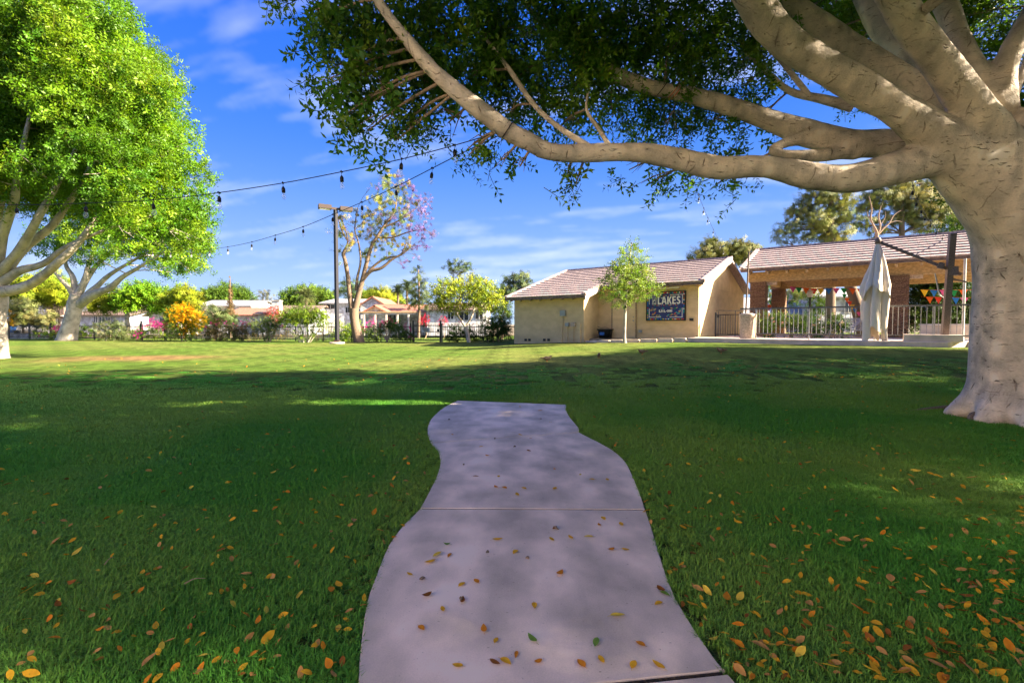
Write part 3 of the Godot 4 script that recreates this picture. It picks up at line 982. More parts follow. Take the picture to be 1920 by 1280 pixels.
func make_grass() -> void:
	var r := RandomNumberGenerator.new()
	r.seed = 19
	var kinds := []   # near, middle and far turf squares, then small tufts for the edges
	for k in 3: kinds.append(blades(r, 0.128, 1900, 1.0))
	for k in 3: kinds.append(blades(r, 0.128, 900, 1.35))
	for k in 2: kinds.append(blades(r, 0.128, 420, 1.8))
	for k in 3: kinds.append(blades(r, 0.02, 34, 1.0))
	var xf := []
	var cols := []
	for k in kinds.size():
		xf.append([]); cols.append([])
	var step := 0.25
	for iz in range(4, 52):
		var d := iz * step
		var reach := int((d + 0.8) * 1.2 / step)
		for ix in range(-reach, reach + 1):
			var x := ix * step
			if Vector2(x - 6.93, -d + 6.45).length() < 0.75: continue
			if d > 8.5 and rng.randf() < (d - 8.5) / 4.5: continue
			var hit := 0
			for q in [Vector2(0, 0), Vector2(-0.14, -0.14), Vector2(0.14, -0.14), Vector2(-0.14, 0.14), Vector2(0.14, 0.14), Vector2(0, 0.14), Vector2(0.14, 0), Vector2(-0.14, 0), Vector2(0, -0.14)]:
				if Geometry2D.is_point_in_polygon(Vector2(x, -d) + q, path_poly): hit += 1
			if hit == 9: continue
			if hit > 0:
				for t in 60:
					var p := Vector2(x + rng.randf_range(-0.125, 0.125), -d + rng.randf_range(-0.125, 0.125))
					if Geometry2D.is_point_in_polygon(p, path_poly): continue
					var k := 8 + rng.randi() % 3
					xf[k].append(Transform3D(Basis(Vector3.UP, rng.randf() * TAU).scaled(Vector3.ONE * rng.randf_range(0.8, 1.15)), Vector3(p.x, gh(p.x, p.y) - 0.003, p.y)))
					cols[k].append(turf_color(p.x, -p.y))
				continue
			var k := rng.randi() % 3 if d < 4.5 else 3 + rng.randi() % 3 if d < 8.5 else 6 + rng.randi() % 2
			var up := Vector3(gh(x - 0.1, -d) - gh(x + 0.1, -d), 0.2, gh(x, -d - 0.1) - gh(x, -d + 0.1)).normalized()
			var b := Basis(Quaternion(Vector3.UP, up)) * Basis(Vector3.UP, (rng.randi() % 4) * PI / 2)
			var s := rng.randf_range(0.85, 1.1) + 0.25 * wob.get_noise_2d(x * 12.0, d * 12.0)
			s *= 1.0 - 0.55 * sm((d - 7.0) / 5.0)   # sinks into the sheet of lawn farther off
			xf[k].append(Transform3D(b.scaled_local(Vector3(1, s, 1)), Vector3(x, gh(x, -d) - 0.004, -d)))
			cols[k].append(turf_color(x, d))
	var root := thing("grass_blades", "short mown green lawn grass around the path", "grass")
	root.set_meta("kind", "stuff")
	for k in kinds.size(): many(kinds[k], "grass", M.grass, root, xf[k], cols[k])

func leaf_mesh(r: RandomNumberGenerator, c: Color) -> ArrayMesh:   # a fallen leaf, 7 cm, curled, with a stalk
	var m := MB.new()
	var curl := r.randf_range(-0.6, 1.6)
	var cup := r.randf_range(0.1, 0.5)
	var w := r.randf_range(0.012, 0.018)
	var l := r.randf_range(0.055, 0.08)
	var rows := 6
	for i in rows + 1:
		var t := float(i) / rows
		var half := w * pow(sin(PI * pow(t, 0.85)), 0.8) + 0.0004
		var p := Vector3((t - 0.5) * l, 0.006 + curl * 0.03 * pow(t - 0.5, 2) * 4 * 0.3, 0)
		for s in [-1.0, 0.0, 1.0]:
			var k := r.randf_range(0.85, 1.12) * (0.9 if s == 0.0 else 1.0)
			m.col = Color(c.r * k, c.g * k * r.randf_range(0.9, 1.05), c.b * k)
			m.vert(p + Vector3(0, absf(s) * cup * half * 0.8, s * half), Vector3(0, 1, -s * cup * 0.7).normalized())
	for i in rows:
		for s in 2:
			var a := i * 3 + s
			m.ix.append_array([a, a + 3, a + 4, a, a + 4, a + 1])
	m.col = c * 0.8
	m.tube([Vector3(-l * 0.5, 0.006, 0), Vector3(-l * 0.68, 0.004, 0.003)], [0.0008, 0.0006], 3, false)
	return m.done()

func make_fallen_leaves() -> void:
	var r := RandomNumberGenerator.new()
	r.seed = 91
	var kinds := [["yellow", Color(0.66, 0.36, 0.025)], ["orange", Color(0.60, 0.22, 0.02)], ["brown", Color(0.27, 0.1, 0.022)], ["tan", Color(0.48, 0.25, 0.075)], ["lemon yellow", Color(0.66, 0.48, 0.06)], ["green", Color(0.17, 0.30, 0.05)]]
	var meshes := []
	for k in kinds:
		var v := []
		for i in 4: v.append(leaf_mesh(r, k[1]))
		meshes.append(v)
	var on_path := [[1188, 1247, 0], [1235, 1248, 0], [998, 1199, 5], [930, 1201, 0], [907, 1180, 1], [948, 1241, 0], [1009, 1241, 1], [928, 1243, 2], [858, 1249, 0], [968, 1227, 1], [1128, 1238, 0], [1090, 1245, 1], [1118, 1204, 5], [1201, 1208, 1], [1158, 1155, 4], [1002, 1136, 0], [830, 1143, 0], [790, 1178, 1], [893, 1090, 1], [800, 1118, 2], [866, 1096, 0], [867, 1126, 2], [768, 1077, 0], [819, 1041, 4], [838, 1021, 5], [843, 1041, 1], [806, 1054, 0], [966, 1035, 0], [933, 1012, 0], [1035, 1012, 0], [1050, 1076, 1], [1070, 1008, 0], [1104, 1007, 4], [1124, 985, 1], [1165, 984, 0], [1146, 1031, 1], [1173, 1031, 0], [1040, 991, 2], [1131, 972, 0], [930, 914, 1], [946, 915, 1], [982, 916, 0], [1040, 917, 0], [970, 928, 0], [935, 893, 0], [892, 893, 2], [1040, 880, 1], [1088, 891, 4], [1110, 899, 0], [1139, 900, 0], [914, 855, 1], [902, 838, 0], [992, 846, 2], [1012, 770, 1], [1032, 792, 0], [976, 816, 0], [995, 822, 1], [900, 770, 0], [848, 815, 1], [1240, 1108, 2], [1247, 1114, 5], [1235, 1132, 0], [1256, 1074, 0], [1060, 790, 0], [975, 763, 1]]
	var spots := []
	for a in on_path: spots.append([a[0], a[1], a[2], true])
	while spots.size() < 300:
		var q := r.randf()
		var px: float
		var py: float
		if q < 0.68:
			px = r.randf_range(1090, 1920); py = 690 + 590 * sqrt(r.randf())
		elif q < 0.9:
			px = 820 - 820 * pow(r.randf(), 1.6); py = 780 + 500 * sqrt(r.randf())
		else:
			px = r.randf_range(300, 1780); py = r.randf_range(690, 790)
		var g := on_lawn(px, py)
		if Geometry2D.is_point_in_polygon(Vector2(g.x, g.z), path_poly) or Vector2(g.x - 6.78, g.z + 6.45).length() < 1.0: continue
		var k := [0, 0, 0, 1, 1, 2, 3, 3, 4][r.randi() % 9] as int
		spots.append([px, py, k, false])
	for a in spots:
		var k: int = a[2]
		var o := put(meshes[k][r.randi() % 4], "fallen_leaf", M.litter)
		var g := on_lawn(a[0], a[1], 0.02 if a[3] else 0.024)
		o.position = g
		o.rotation = Vector3(0, r.randf() * TAU, 0) if a[3] else Vector3(r.randf_range(-0.6, 0.6), r.randf() * TAU, r.randf_range(-0.6, 0.6))
		o.scale = Vector3.ONE * r.randf_range(0.55, 0.95) * (1.0 + 0.03 * -g.z)
		var where := "lying on the concrete path" if a[3] else ("lying in the grass beside the big ficus" if a[0] > 1000 else "lying in the grass across the path from the ficus")
		tag(o, "fallen %s leaf %s" % [kinds[k][0], where], "leaf", "%s leaves %s" % [kinds[k][0], where])
	var xf := []
	var cols := []
	var plain := leaf_mesh(r, Color(1, 1, 1))
	for i in 1500:
		var px := 1920 - 1920 * pow(r.randf(), 1.5)
		var py := 672 + 600 * pow(r.randf(), 1.35)
		var g := on_lawn(px, py, 0.022)
		if Geometry2D.is_point_in_polygon(Vector2(g.x, g.z), path_poly): continue
		var k := [0, 0, 0, 1, 2, 3, 3, 4][r.randi() % 8] as int
		xf.append(Transform3D(Basis.from_euler(Vector3(r.randf_range(-0.7, 0.7), r.randf() * TAU, r.randf_range(-0.7, 0.7))).scaled(Vector3.ONE * r.randf_range(0.4, 0.85) * (1.0 + 0.04 * -g.z)), g))
		cols.append((kinds[k][1] as Color) * r.randf_range(0.75, 1.05))
	var o := many(plain, "leaf_litter", M.litter, null, xf, cols, "stuff")
	tag(o, "scattered small dry brown and yellow leaf litter in the grass", "leaf litter")
	# dark seeds and twigs on the path and in the grass
	for a in [[1042, 991, 0.05], [989, 1048, 0.02], [914, 1037, 0.016], [792, 1086, 0.03], [865, 1125, 0.02], [928, 823, 0.04], [842, 787, 0.03], [1014, 786, 0.03], [965, 838, 0.03], [869, 872, 0.02]]:
		var p := on_lawn(a[0], a[1], 0.021)
		var m := MB.new()
		m.tube(smooth_line([Vector3(-a[2] * 0.5, 0.004, 0), Vector3(0, 0.01, 0.003), Vector3(a[2] * 0.5, 0.004, -0.004)], 3), smooth_line([0.003, 0.008, 0.002], 3), 6)
		var s := part(m, "ficus_fruit", M.bark_brown)
		s.position = p
		s.rotation.y = a[0]
		tag(s, "small dark dried ficus fruit lying on the concrete path", "fruit", "dried fruits on the path")
	for a in [[345, 1094, 384, 1084, 0.003], [195, 1058, 214, 1044, 0.003]]:
		var p := on_lawn(a[0], a[1], 0.035)
		var q := on_lawn(a[2], a[3], 0.045)
		var m := MB.new()
		m.tube(smooth_line([Vector3.ZERO, (q - p) * 0.5 + Vector3(0, 0.012, 0), q - p], 4), smooth_line([a[4], a[4] * 0.8, a[4] * 0.4], 4), 5)
		var s := part(m, "dead_twig", M.twig)
		s.position = p
		tag(s, "thin pale dead twig lying on the grass", "twig", "twigs on the grass")

# ---------------------------------------------------------------- pool house, pavilion and what stands there
func courses(x0: float, x1: float, y0: float, y1: float, z: float, h: float, seed_: int) -> MB:   # a wall face of low courses with recessed joints, facing +z
	var m := MB.new()
	var y := y0
	var r := RandomNumberGenerator.new()
	r.seed = seed_
	while y < y1 - 0.01:
		var t := minf(y + h, y1)
		var d := r.randf_range(0.0, 0.006)
		var k := r.randf_range(0.94, 1.04)
		m.col = Color(k, k, k)
		m.box(Vector3((x0 + x1) / 2, (y + t - 0.012) / 2, z - 0.06 + d), Vector3(x1 - x0, t - 0.012 - y, 0.12))
		y = t
	m.box(Vector3((x0 + x1) / 2, (y0 + y1) / 2, z - 0.09), Vector3(x1 - x0 - 0.02, y1 - y0, 0.1))
	return m

func tile_roof(parent: Node, x0: float, x1: float, eave: Vector2, ridge: Vector2, rows: int, front := 1.0) -> void:   # eave, ridge: (z, y); one part for each course of tiles
	var r := RandomNumberGenerator.new()
	r.seed = int(x0 * 10 + 99)
	var d := ridge - eave
	var slope := d.length()
	var dir := d / slope
	var step := slope / rows
	var nrm := Vector2(-dir.y, dir.x)
	if nrm.y < 0: nrm = -nrm
	for i in rows:
		var m := MB.new()
		var a := eave + dir * step * (i - 0.02)
		var n := int((x1 - x0) / 0.33)
		for k in n:
			var xa := x0 + (x1 - x0) * k / n
			var xb := x0 + (x1 - x0) * (k + 1) / n - 0.004
			var up := 0.088 + r.randf_range(-0.003, 0.003)
			var lo := a - dir * 0.03 + nrm * up
			var hi := a + dir * step * 1.08 + nrm * 0.018
			var lo2 := a - dir * 0.03 + nrm * (up - 0.078)
			var P := [Vector3(xa, lo.y, lo.x), Vector3(xb, lo.y, lo.x), Vector3(xb, hi.y, hi.x), Vector3(xa, hi.y, hi.x), Vector3(xa, lo2.y, lo2.x), Vector3(xb, lo2.y, lo2.x)]
			if front > 0:
				m.quad(P[0], P[1], P[2], P[3])
				m.quad(P[4], P[5], P[1], P[0])
			else:
				m.quad(P[1], P[0], P[3], P[2])
				m.quad(P[5], P[4], P[0], P[1])
			m.tri(P[1], P[5], P[2])
			m.tri(P[0], P[3], P[4])
		part(m, "tile_course", M.tile, parent)

func rake_tiles(parent: Node, x: float, eave: Vector2, ridge: Vector2, n: int) -> void:
	var d := (ridge - eave) / n
	var ang := atan2(d.y, -d.x)
	for i in n:
		var c := eave + d * (i + 0.5)
		box_part(parent, "rake_tile", Vector3(x, c.y + 0.045 + 0.004 * (i % 2), c.x), Vector3(0.2, 0.16, d.length() * 1.04), M.tile, Basis(Vector3.RIGHT, ang))

func prism(parent: Node, called: String, x: float, th: float, pts: Array, mt: Material) -> void:   # a flat gable: points (z, y), thickness along -x
	var m := MB.new()
	for i in range(1, pts.size() - 1):
		var a := Vector3(x, pts[0].y, pts[0].x)
		var b := Vector3(x, pts[i].y, pts[i].x)
		var c := Vector3(x, pts[i + 1].y, pts[i + 1].x)
		if (b - a).cross(c - a).x > 0:
			m.tri(a, b, c); m.tri(c - Vector3(th, 0, 0), b - Vector3(th, 0, 0), a - Vector3(th, 0, 0))
		else:
			m.tri(a, c, b); m.tri(b - Vector3(th, 0, 0), c - Vector3(th, 0, 0), a - Vector3(th, 0, 0))
	part(m, called, mt, parent)

func make_pool_house() -> void:
	var t := thing("pool_house", "low tan block pool house with grey tiled gable roof beside the lawn", "building", HO, -TH)
	var L := 10.57
	var k := 0.317
	var ey := 3.30
	var rz := -5.12
	var ry := ey - k * rz
	var xe := -5.39            # where the lower wing ends
	var fz := 1.61             # eaves of the wing
	var fy := ey - k * fz
	# walls
	part(courses(xe - 0.3, -0.35, 0.0, ey - 0.02, -0.45, 0.105, 4), "front_wall", M.siding, t)
	part(courses(-L + 0.3, xe - 0.3, 0.0, fy - 0.02, fz - 0.45, 0.105, 5), "wing_wall", M.siding, t)
	var gm := courses(0.45, 9.79, 0.0, ey - 0.08, 0.0, 0.105, 6)   # gable end, built along x then turned
	var ge := part(gm, "gable_wall", M.siding, t)
	ge.position = Vector3(-0.352, 0, 0)
	ge.rotation.y = PI / 2
	prism(t, "gable_panel", -0.36, 0.14, [Vector2(-0.4, ey - 0.1), Vector2(rz, ry - 0.12), Vector2(-9.84, ey - 0.1)], M.siding)
	var we := part(courses(-1.165, 0.45, 0.0, fy - 0.02, 0.0, 0.105, 8), "wing_return", M.siding, t)
	we.position = Vector3(xe - 0.3, 0, 0)
	we.rotation.y = PI / 2
	prism(t, "wing_panel", xe - 0.302, 0.12, [Vector2(1.165, fy - 0.02), Vector2(1.165, fy + 0.1), Vector2(-0.45, ey), Vector2(-0.45, fy - 0.02)], M.siding)
	prism(t, "far_gable", -L + 0.42, 0.12, [Vector2(1.1, 0.0), Vector2(1.1, fy), Vector2(rz, ry - 0.12), Vector2(-9.7, ey), Vector2(-9.7, 0.0)], M.siding)
	box_part(t, "back_wall", Vector3(-L / 2, ey / 2, -9.75), Vector3(L - 0.75, ey, 0.12), M.siding)
	# roof
	for a in [[xe, 0.0, Vector2(0, ey), 11], [-L, xe, Vector2(fz, fy), 14]]:
		var mm := MB.new()
		var e: Vector2 = a[2]
		var mid := (e + Vector2(rz, ry)) / 2
		var len := e.distance_to(Vector2(rz, ry))
		mm.box(Vector3((a[0] + a[1]) / 2, mid.y - 0.05, mid.x), Vector3(a[1] - a[0] - 0.02, 0.09, len), Basis(Vector3.RIGHT, atan(k)))
		part(mm, "roof_deck", M.trim, t)
		tile_roof(t, a[0], a[1] - (0.1 if a[1] == 0.0 else 0.0), e, Vector2(rz, ry), a[3])
		var fa := box_part(t, "fascia", Vector3((a[0] + a[1]) / 2, e.y - 0.06, e.x + 0.005), Vector3(a[1] - a[0], 0.13, 0.035), M.brown_roof)
	var back := MB.new()
	back.box(Vector3(-L / 2, (ry + ey) / 2 - 0.03, (rz - 10.24) / 2), Vector3(L - 0.02, 0.12, 5.37), Basis(Vector3.RIGHT, -atan(k)))
	part(back, "back_roof", M.tile, t)
	rake_tiles(t, -0.05, Vector2(0, ey), Vector2(rz, ry), 13)
	rake_tiles(t, xe - 0.04, Vector2(fz, fy), Vector2(0.03, ey), 4)
	rake_tiles(t, -L + 0.04, Vector2(fz, fy), Vector2(rz, ry), 16)
	for i in 24:
		var x := -L + (i + 0.5) * L / 24
		box_part(t, "ridge_tile", Vector3(x, ry + 0.06 + 0.006 * (i % 2), rz), Vector3(L / 24 * 1.03, 0.09, 0.24), M.tile)
	box_part(t, "barge_board", Vector3(-0.03, (ey + ry) / 2 - 0.14, rz / 2), Vector3(0.04, 0.18, 5.3), M.cream, Basis(Vector3.RIGHT, atan(k)))
	box_part(t, "barge_board", Vector3(xe + 0.01, (ey + fy) / 2 - 0.13, fz / 2), Vector3(0.04, 0.17, 1.66), M.cream, Basis(Vector3.RIGHT, atan(k)))
	for i in 8: box_part(t, "rafter_tail", Vector3(-L + 0.35 + i * 0.68, fy - 0.11 + 0.03, fz - 0.24), Vector3(0.07, 0.12, 0.46), M.trim, Basis(Vector3.RIGHT, atan(k)))
	for i in 8: box_part(t, "rafter_tail", Vector3(xe + 0.25 + i * 0.68, ey - 0.11 + 0.03, -0.24), Vector3(0.07, 0.12, 0.46), M.trim, Basis(Vector3.RIGHT, atan(k)))
	# door with its frame, handle and lock
	var dx0 := house_x(1149, -0.45)
	var dx1 := house_x(1192, -0.45)
	var door := box_part(t, "door", Vector3((dx0 + dx1) / 2, 1.62, -0.44), Vector3(dx1 - dx0, 2.1, 0.06), M.siding)
	box_part(door, "frame", Vector3(dx0 - 0.03, 1.64, -0.425), Vector3(0.06, 2.16, 0.08), M.trim)
	box_part(door, "frame", Vector3(dx1 + 0.03, 1.64, -0.425), Vector3(0.06, 2.16, 0.08), M.trim)
	box_part(door, "frame", Vector3((dx0 + dx1) / 2, 2.71, -0.424), Vector3(dx1 - dx0 + 0.12, 0.06, 0.08), M.trim)
	var hd := MB.new()
	hd.tube([Vector3(dx1 - 0.1, 1.5, -0.4), Vector3(dx1 - 0.1, 1.5, -0.34)], [0.035, 0.03], 10)
	part(hd, "handle", M.galv, door)
	var lk := MB.new()
	lk.tube([Vector3(dx1 - 0.1, 1.68, -0.4), Vector3(dx1 - 0.1, 1.68, -0.38)], [0.03, 0.03], 10)
	part(lk, "lock", M.galv, door)
	for px in [986, 993, 1021, 1029]:   # vents at the foot of the wing
		var q := house_pt(px, 637, fz - 0.45)
		box_part(t, "vent", Vector3(q.x, q.y, fz - 0.44), Vector3(0.17, 0.13, 0.03), M.black)
	# meter and junction boxes with their conduits
	for a in [[1056, 587, 0.32, 0.3, M.galv], [1064, 608.5, 0.2, 0.18, M.galv], [1075, 608.5, 0.26, 0.22, M.beige]]:
		var q := house_pt(a[0], a[1], fz - 0.4)
		var b := box_part(t, "meter_box", Vector3(q.x, q.y, fz - 0.38), Vector3(a[2], a[3], 0.13), a[4])
		var c := MB.new()
		c.tube([Vector3(q.x, q.y - a[3] / 2, fz - 0.4), Vector3(q.x - (0.1 if a[0] == 1056 else 0.0), 0.2, fz - 0.4)], [0.025, 0.025], 8)
		part(c, "conduit", M.siding, b)
	var q2 := house_pt(1087, 605, fz - 0.4)
	box_part(t, "downpipe", Vector3(q2.x, q2.y / 2 + 0.1, fz - 0.41), Vector3(0.09, q2.y - 0.2, 0.07), M.siding)
	var q3 := house_pt(1201, 621, -0.4)
	box_part(t, "outlet_box", Vector3(q3.x, q3.y, -0.4), Vector3(0.17, 0.14, 0.1), M.galv)
	var q4 := house_pt(1296, 599, -0.4)
	box_part(t, "wall_plate", Vector3(q4.x, q4.y, -0.425), Vector3(0.18, 0.12, 0.05), M.black)
	# the fluorescent light over the sign
	var lx0 := house_x(1232, -0.3)
	var lx1 := house_x(1272, -0.3)
	var lt := thing("wall_light", "long white fluorescent light fixture above the mosaic sign", "light", HO, -TH)
	box_part(lt, "housing", Vector3((lx0 + lx1) / 2, 3.14, -0.38), Vector3(lx1 - lx0, 0.07, 0.13), M.white)
	box_part(lt, "diffuser", Vector3((lx0 + lx1) / 2, 3.09, -0.37), Vector3(lx1 - lx0 - 0.06, 0.045, 0.1), M.lens)
	make_sign()

func text_mesh(s: String, size: float, depth: float) -> TextMesh:
	var t := TextMesh.new()
	var f := SystemFont.new()
	f.font_names = PackedStringArray(["Droid Sans"])
	f.font_weight = 800
	t.font = f
	t.text = s
	t.font_size = 48
	t.pixel_size = size / 48.0
	t.depth = depth
	t.horizontal_alignment = HORIZONTAL_ALIGNMENT_CENTER
	return t

func make_sign() -> void:
	var x0 := house_x(1212, -0.4)
	var x1 := house_x(1285.5, -0.4)
	var c := house_pt(1249, 573.5, -0.4)
	var w := x1 - x0
	var h := 1.46
	var t := thing("mosaic_sign", "dark blue mosaic sign with white lettering on tan wall", "sign", HO + Basis(Vector3.UP, -TH) * Vector3((x0 + x1) / 2, c.y, -0.40), -TH)
	box_part(t, "panel", Vector3.ZERO, Vector3(w - 0.06, h - 0.06, 0.06), M.navy)
	for s in [-1, 1]:
		box_part(t, "frame", Vector3(s * (w / 2 - 0.02), 0, 0.005), Vector3(0.05, h, 0.1), M.black)
		box_part(t, "frame", Vector3(0, s * (h / 2 - 0.02), 0.005), Vector3(w - 0.08, 0.05, 0.1), M.black)
	var r := RandomNumberGenerator.new()
	r.seed = 6
	var cols := [M.red, M.orange, M.yellow, M.teal, M.azure, M.white_dot, M.green, M.yellow, M.navy, M.red]
	var bw := w - 0.14
	var bh := h - 0.14
	for i in 28:
		for s in [-1, 1]:
			box_part(t, "border_tile", Vector3(-bw / 2 + bw * (i + 0.5) / 28, s * (bh / 2 - 0.01), 0.036), Vector3(bw / 28 - 0.012, 0.05, 0.02), cols[r.randi() % 10])
	for i in 20:
		for s in [-1, 1]:
			box_part(t, "border_tile", Vector3(s * (bw / 2 - 0.01), -bh / 2 + 0.06 + (bh - 0.12) * (i + 0.5) / 20, 0.036), Vector3(0.05, (bh - 0.12) / 20 - 0.012, 0.02), cols[r.randi() % 10])
	for s in [-1, 1]:   # white inner lines, broken in the middle
		for q in [-1, 1]:
			box_part(t, "inner_line", Vector3(q * w * 0.27, s * (h / 2 - 0.18), 0.034), Vector3(w * 0.32, 0.022, 0.012), M.white_dot)
			box_part(t, "inner_line", Vector3(s * (w / 2 - 0.16), q * h * 0.22, 0.034), Vector3(0.022, h * 0.3, 0.012), M.white_dot)
	# landscape at the foot: hills of orange, green and brown glass
	for i in 80:
		var px := r.randf_range(-w * 0.38, w * 0.38)
		var py := r.randf_range(-h * 0.36, -h * 0.06)
		if absf(px) < w * 0.24 and py > -h * 0.27 and py < -h * 0.1: continue
		var mt: Material = [M.orange, M.brown_roof, M.green, M.wood, M.teal, M.brown_roof, M.wood][r.randi() % 7]
		box_part(t, "picture_tile", Vector3(px, py, 0.034 + 0.0006 * (i % 9)), Vector3(r.randf_range(0.06, 0.14), r.randf_range(0.03, 0.06), 0.012), mt, Basis(Vector3.BACK, r.randf_range(-0.5, 0.5)))
	for i in 22:   # coloured dots round the name
		for s in [-1, 1]: box_part(t, "dot_tile", Vector3(-w * 0.32 + w * 0.64 * i / 21.0, h * 0.19 + s * h * 0.165, 0.036), Vector3(0.035, 0.03, 0.014), cols[(i * 3 + s + 1) % 10])
	put(text_mesh("LAKES", 0.52, 0.02), "lettering", M.white_dot, t).position = Vector3(w * 0.085, h * 0.185, 0.045)
	t.get_child(t.get_child_count() - 1).scale = Vector3(0.78, 1.0, 1.0)
	box_part(t, "emblem_panel", Vector3(-w * 0.29, h * 0.185, 0.04), Vector3(0.2, 0.36, 0.014), M.white_dot)
	box_part(t, "emblem_panel", Vector3(-w * 0.29, h * 0.185, 0.046), Vector3(0.16, 0.32, 0.012), M.navy)
	var em := MB.new()
	for a in [[Vector3(-0.05, -0.08, 0), Vector3(0.0, 0.1, 0)], [Vector3(0.0, 0.1, 0), Vector3(0.05, 0.02, 0)], [Vector3(0.05, 0.02, 0), Vector3(-0.02, -0.02, 0)], [Vector3(-0.06, -0.12, 0), Vector3(0.06, -0.12, 0)]]: em.bar(a[0], a[1], 0.022)
	part(em, "emblem", M.white_dot, t).position = Vector3(-w * 0.29, h * 0.185, 0.056)
	box_part(t, "number_panel", Vector3(0, -h * 0.17, 0.042), Vector3(0.86, 0.21, 0.014), M.navy)
	var nm := MB.new()   # the small second line, too blurred in the photograph to be read: its strokes only
	for a in [[-0.3, 0, 0.035, 0.13], [-0.24, -0.05, 0.09, 0.03], [-0.2, 0, 0.035, 0.13], [-0.12, 0, 0.03, 0.13], [-0.05, 0, 0.03, 0.13], [-0.01, -0.05, 0.07, 0.03], [0.06, 0, 0.05, 0.03], [0.13, 0, 0.03, 0.12], [0.19, 0, 0.05, 0.1], [0.26, 0, 0.05, 0.1], [0.33, 0, 0.03, 0.12]]: nm.box(Vector3(a[0], a[1], 0), Vector3(a[2], a[3], 0.012))
	part(nm, "second_line", M.white_dot, t).position = Vector3(0, -h * 0.17, 0.056)
	put(text_mesh("THE", 0.09, 0.012), "lettering", M.white_dot, t).position = Vector3(-w * 0.075, h * 0.27, 0.05)

func ledge(a: Vector3, b: Vector3) -> Vector3:
	return (a + b) / 2

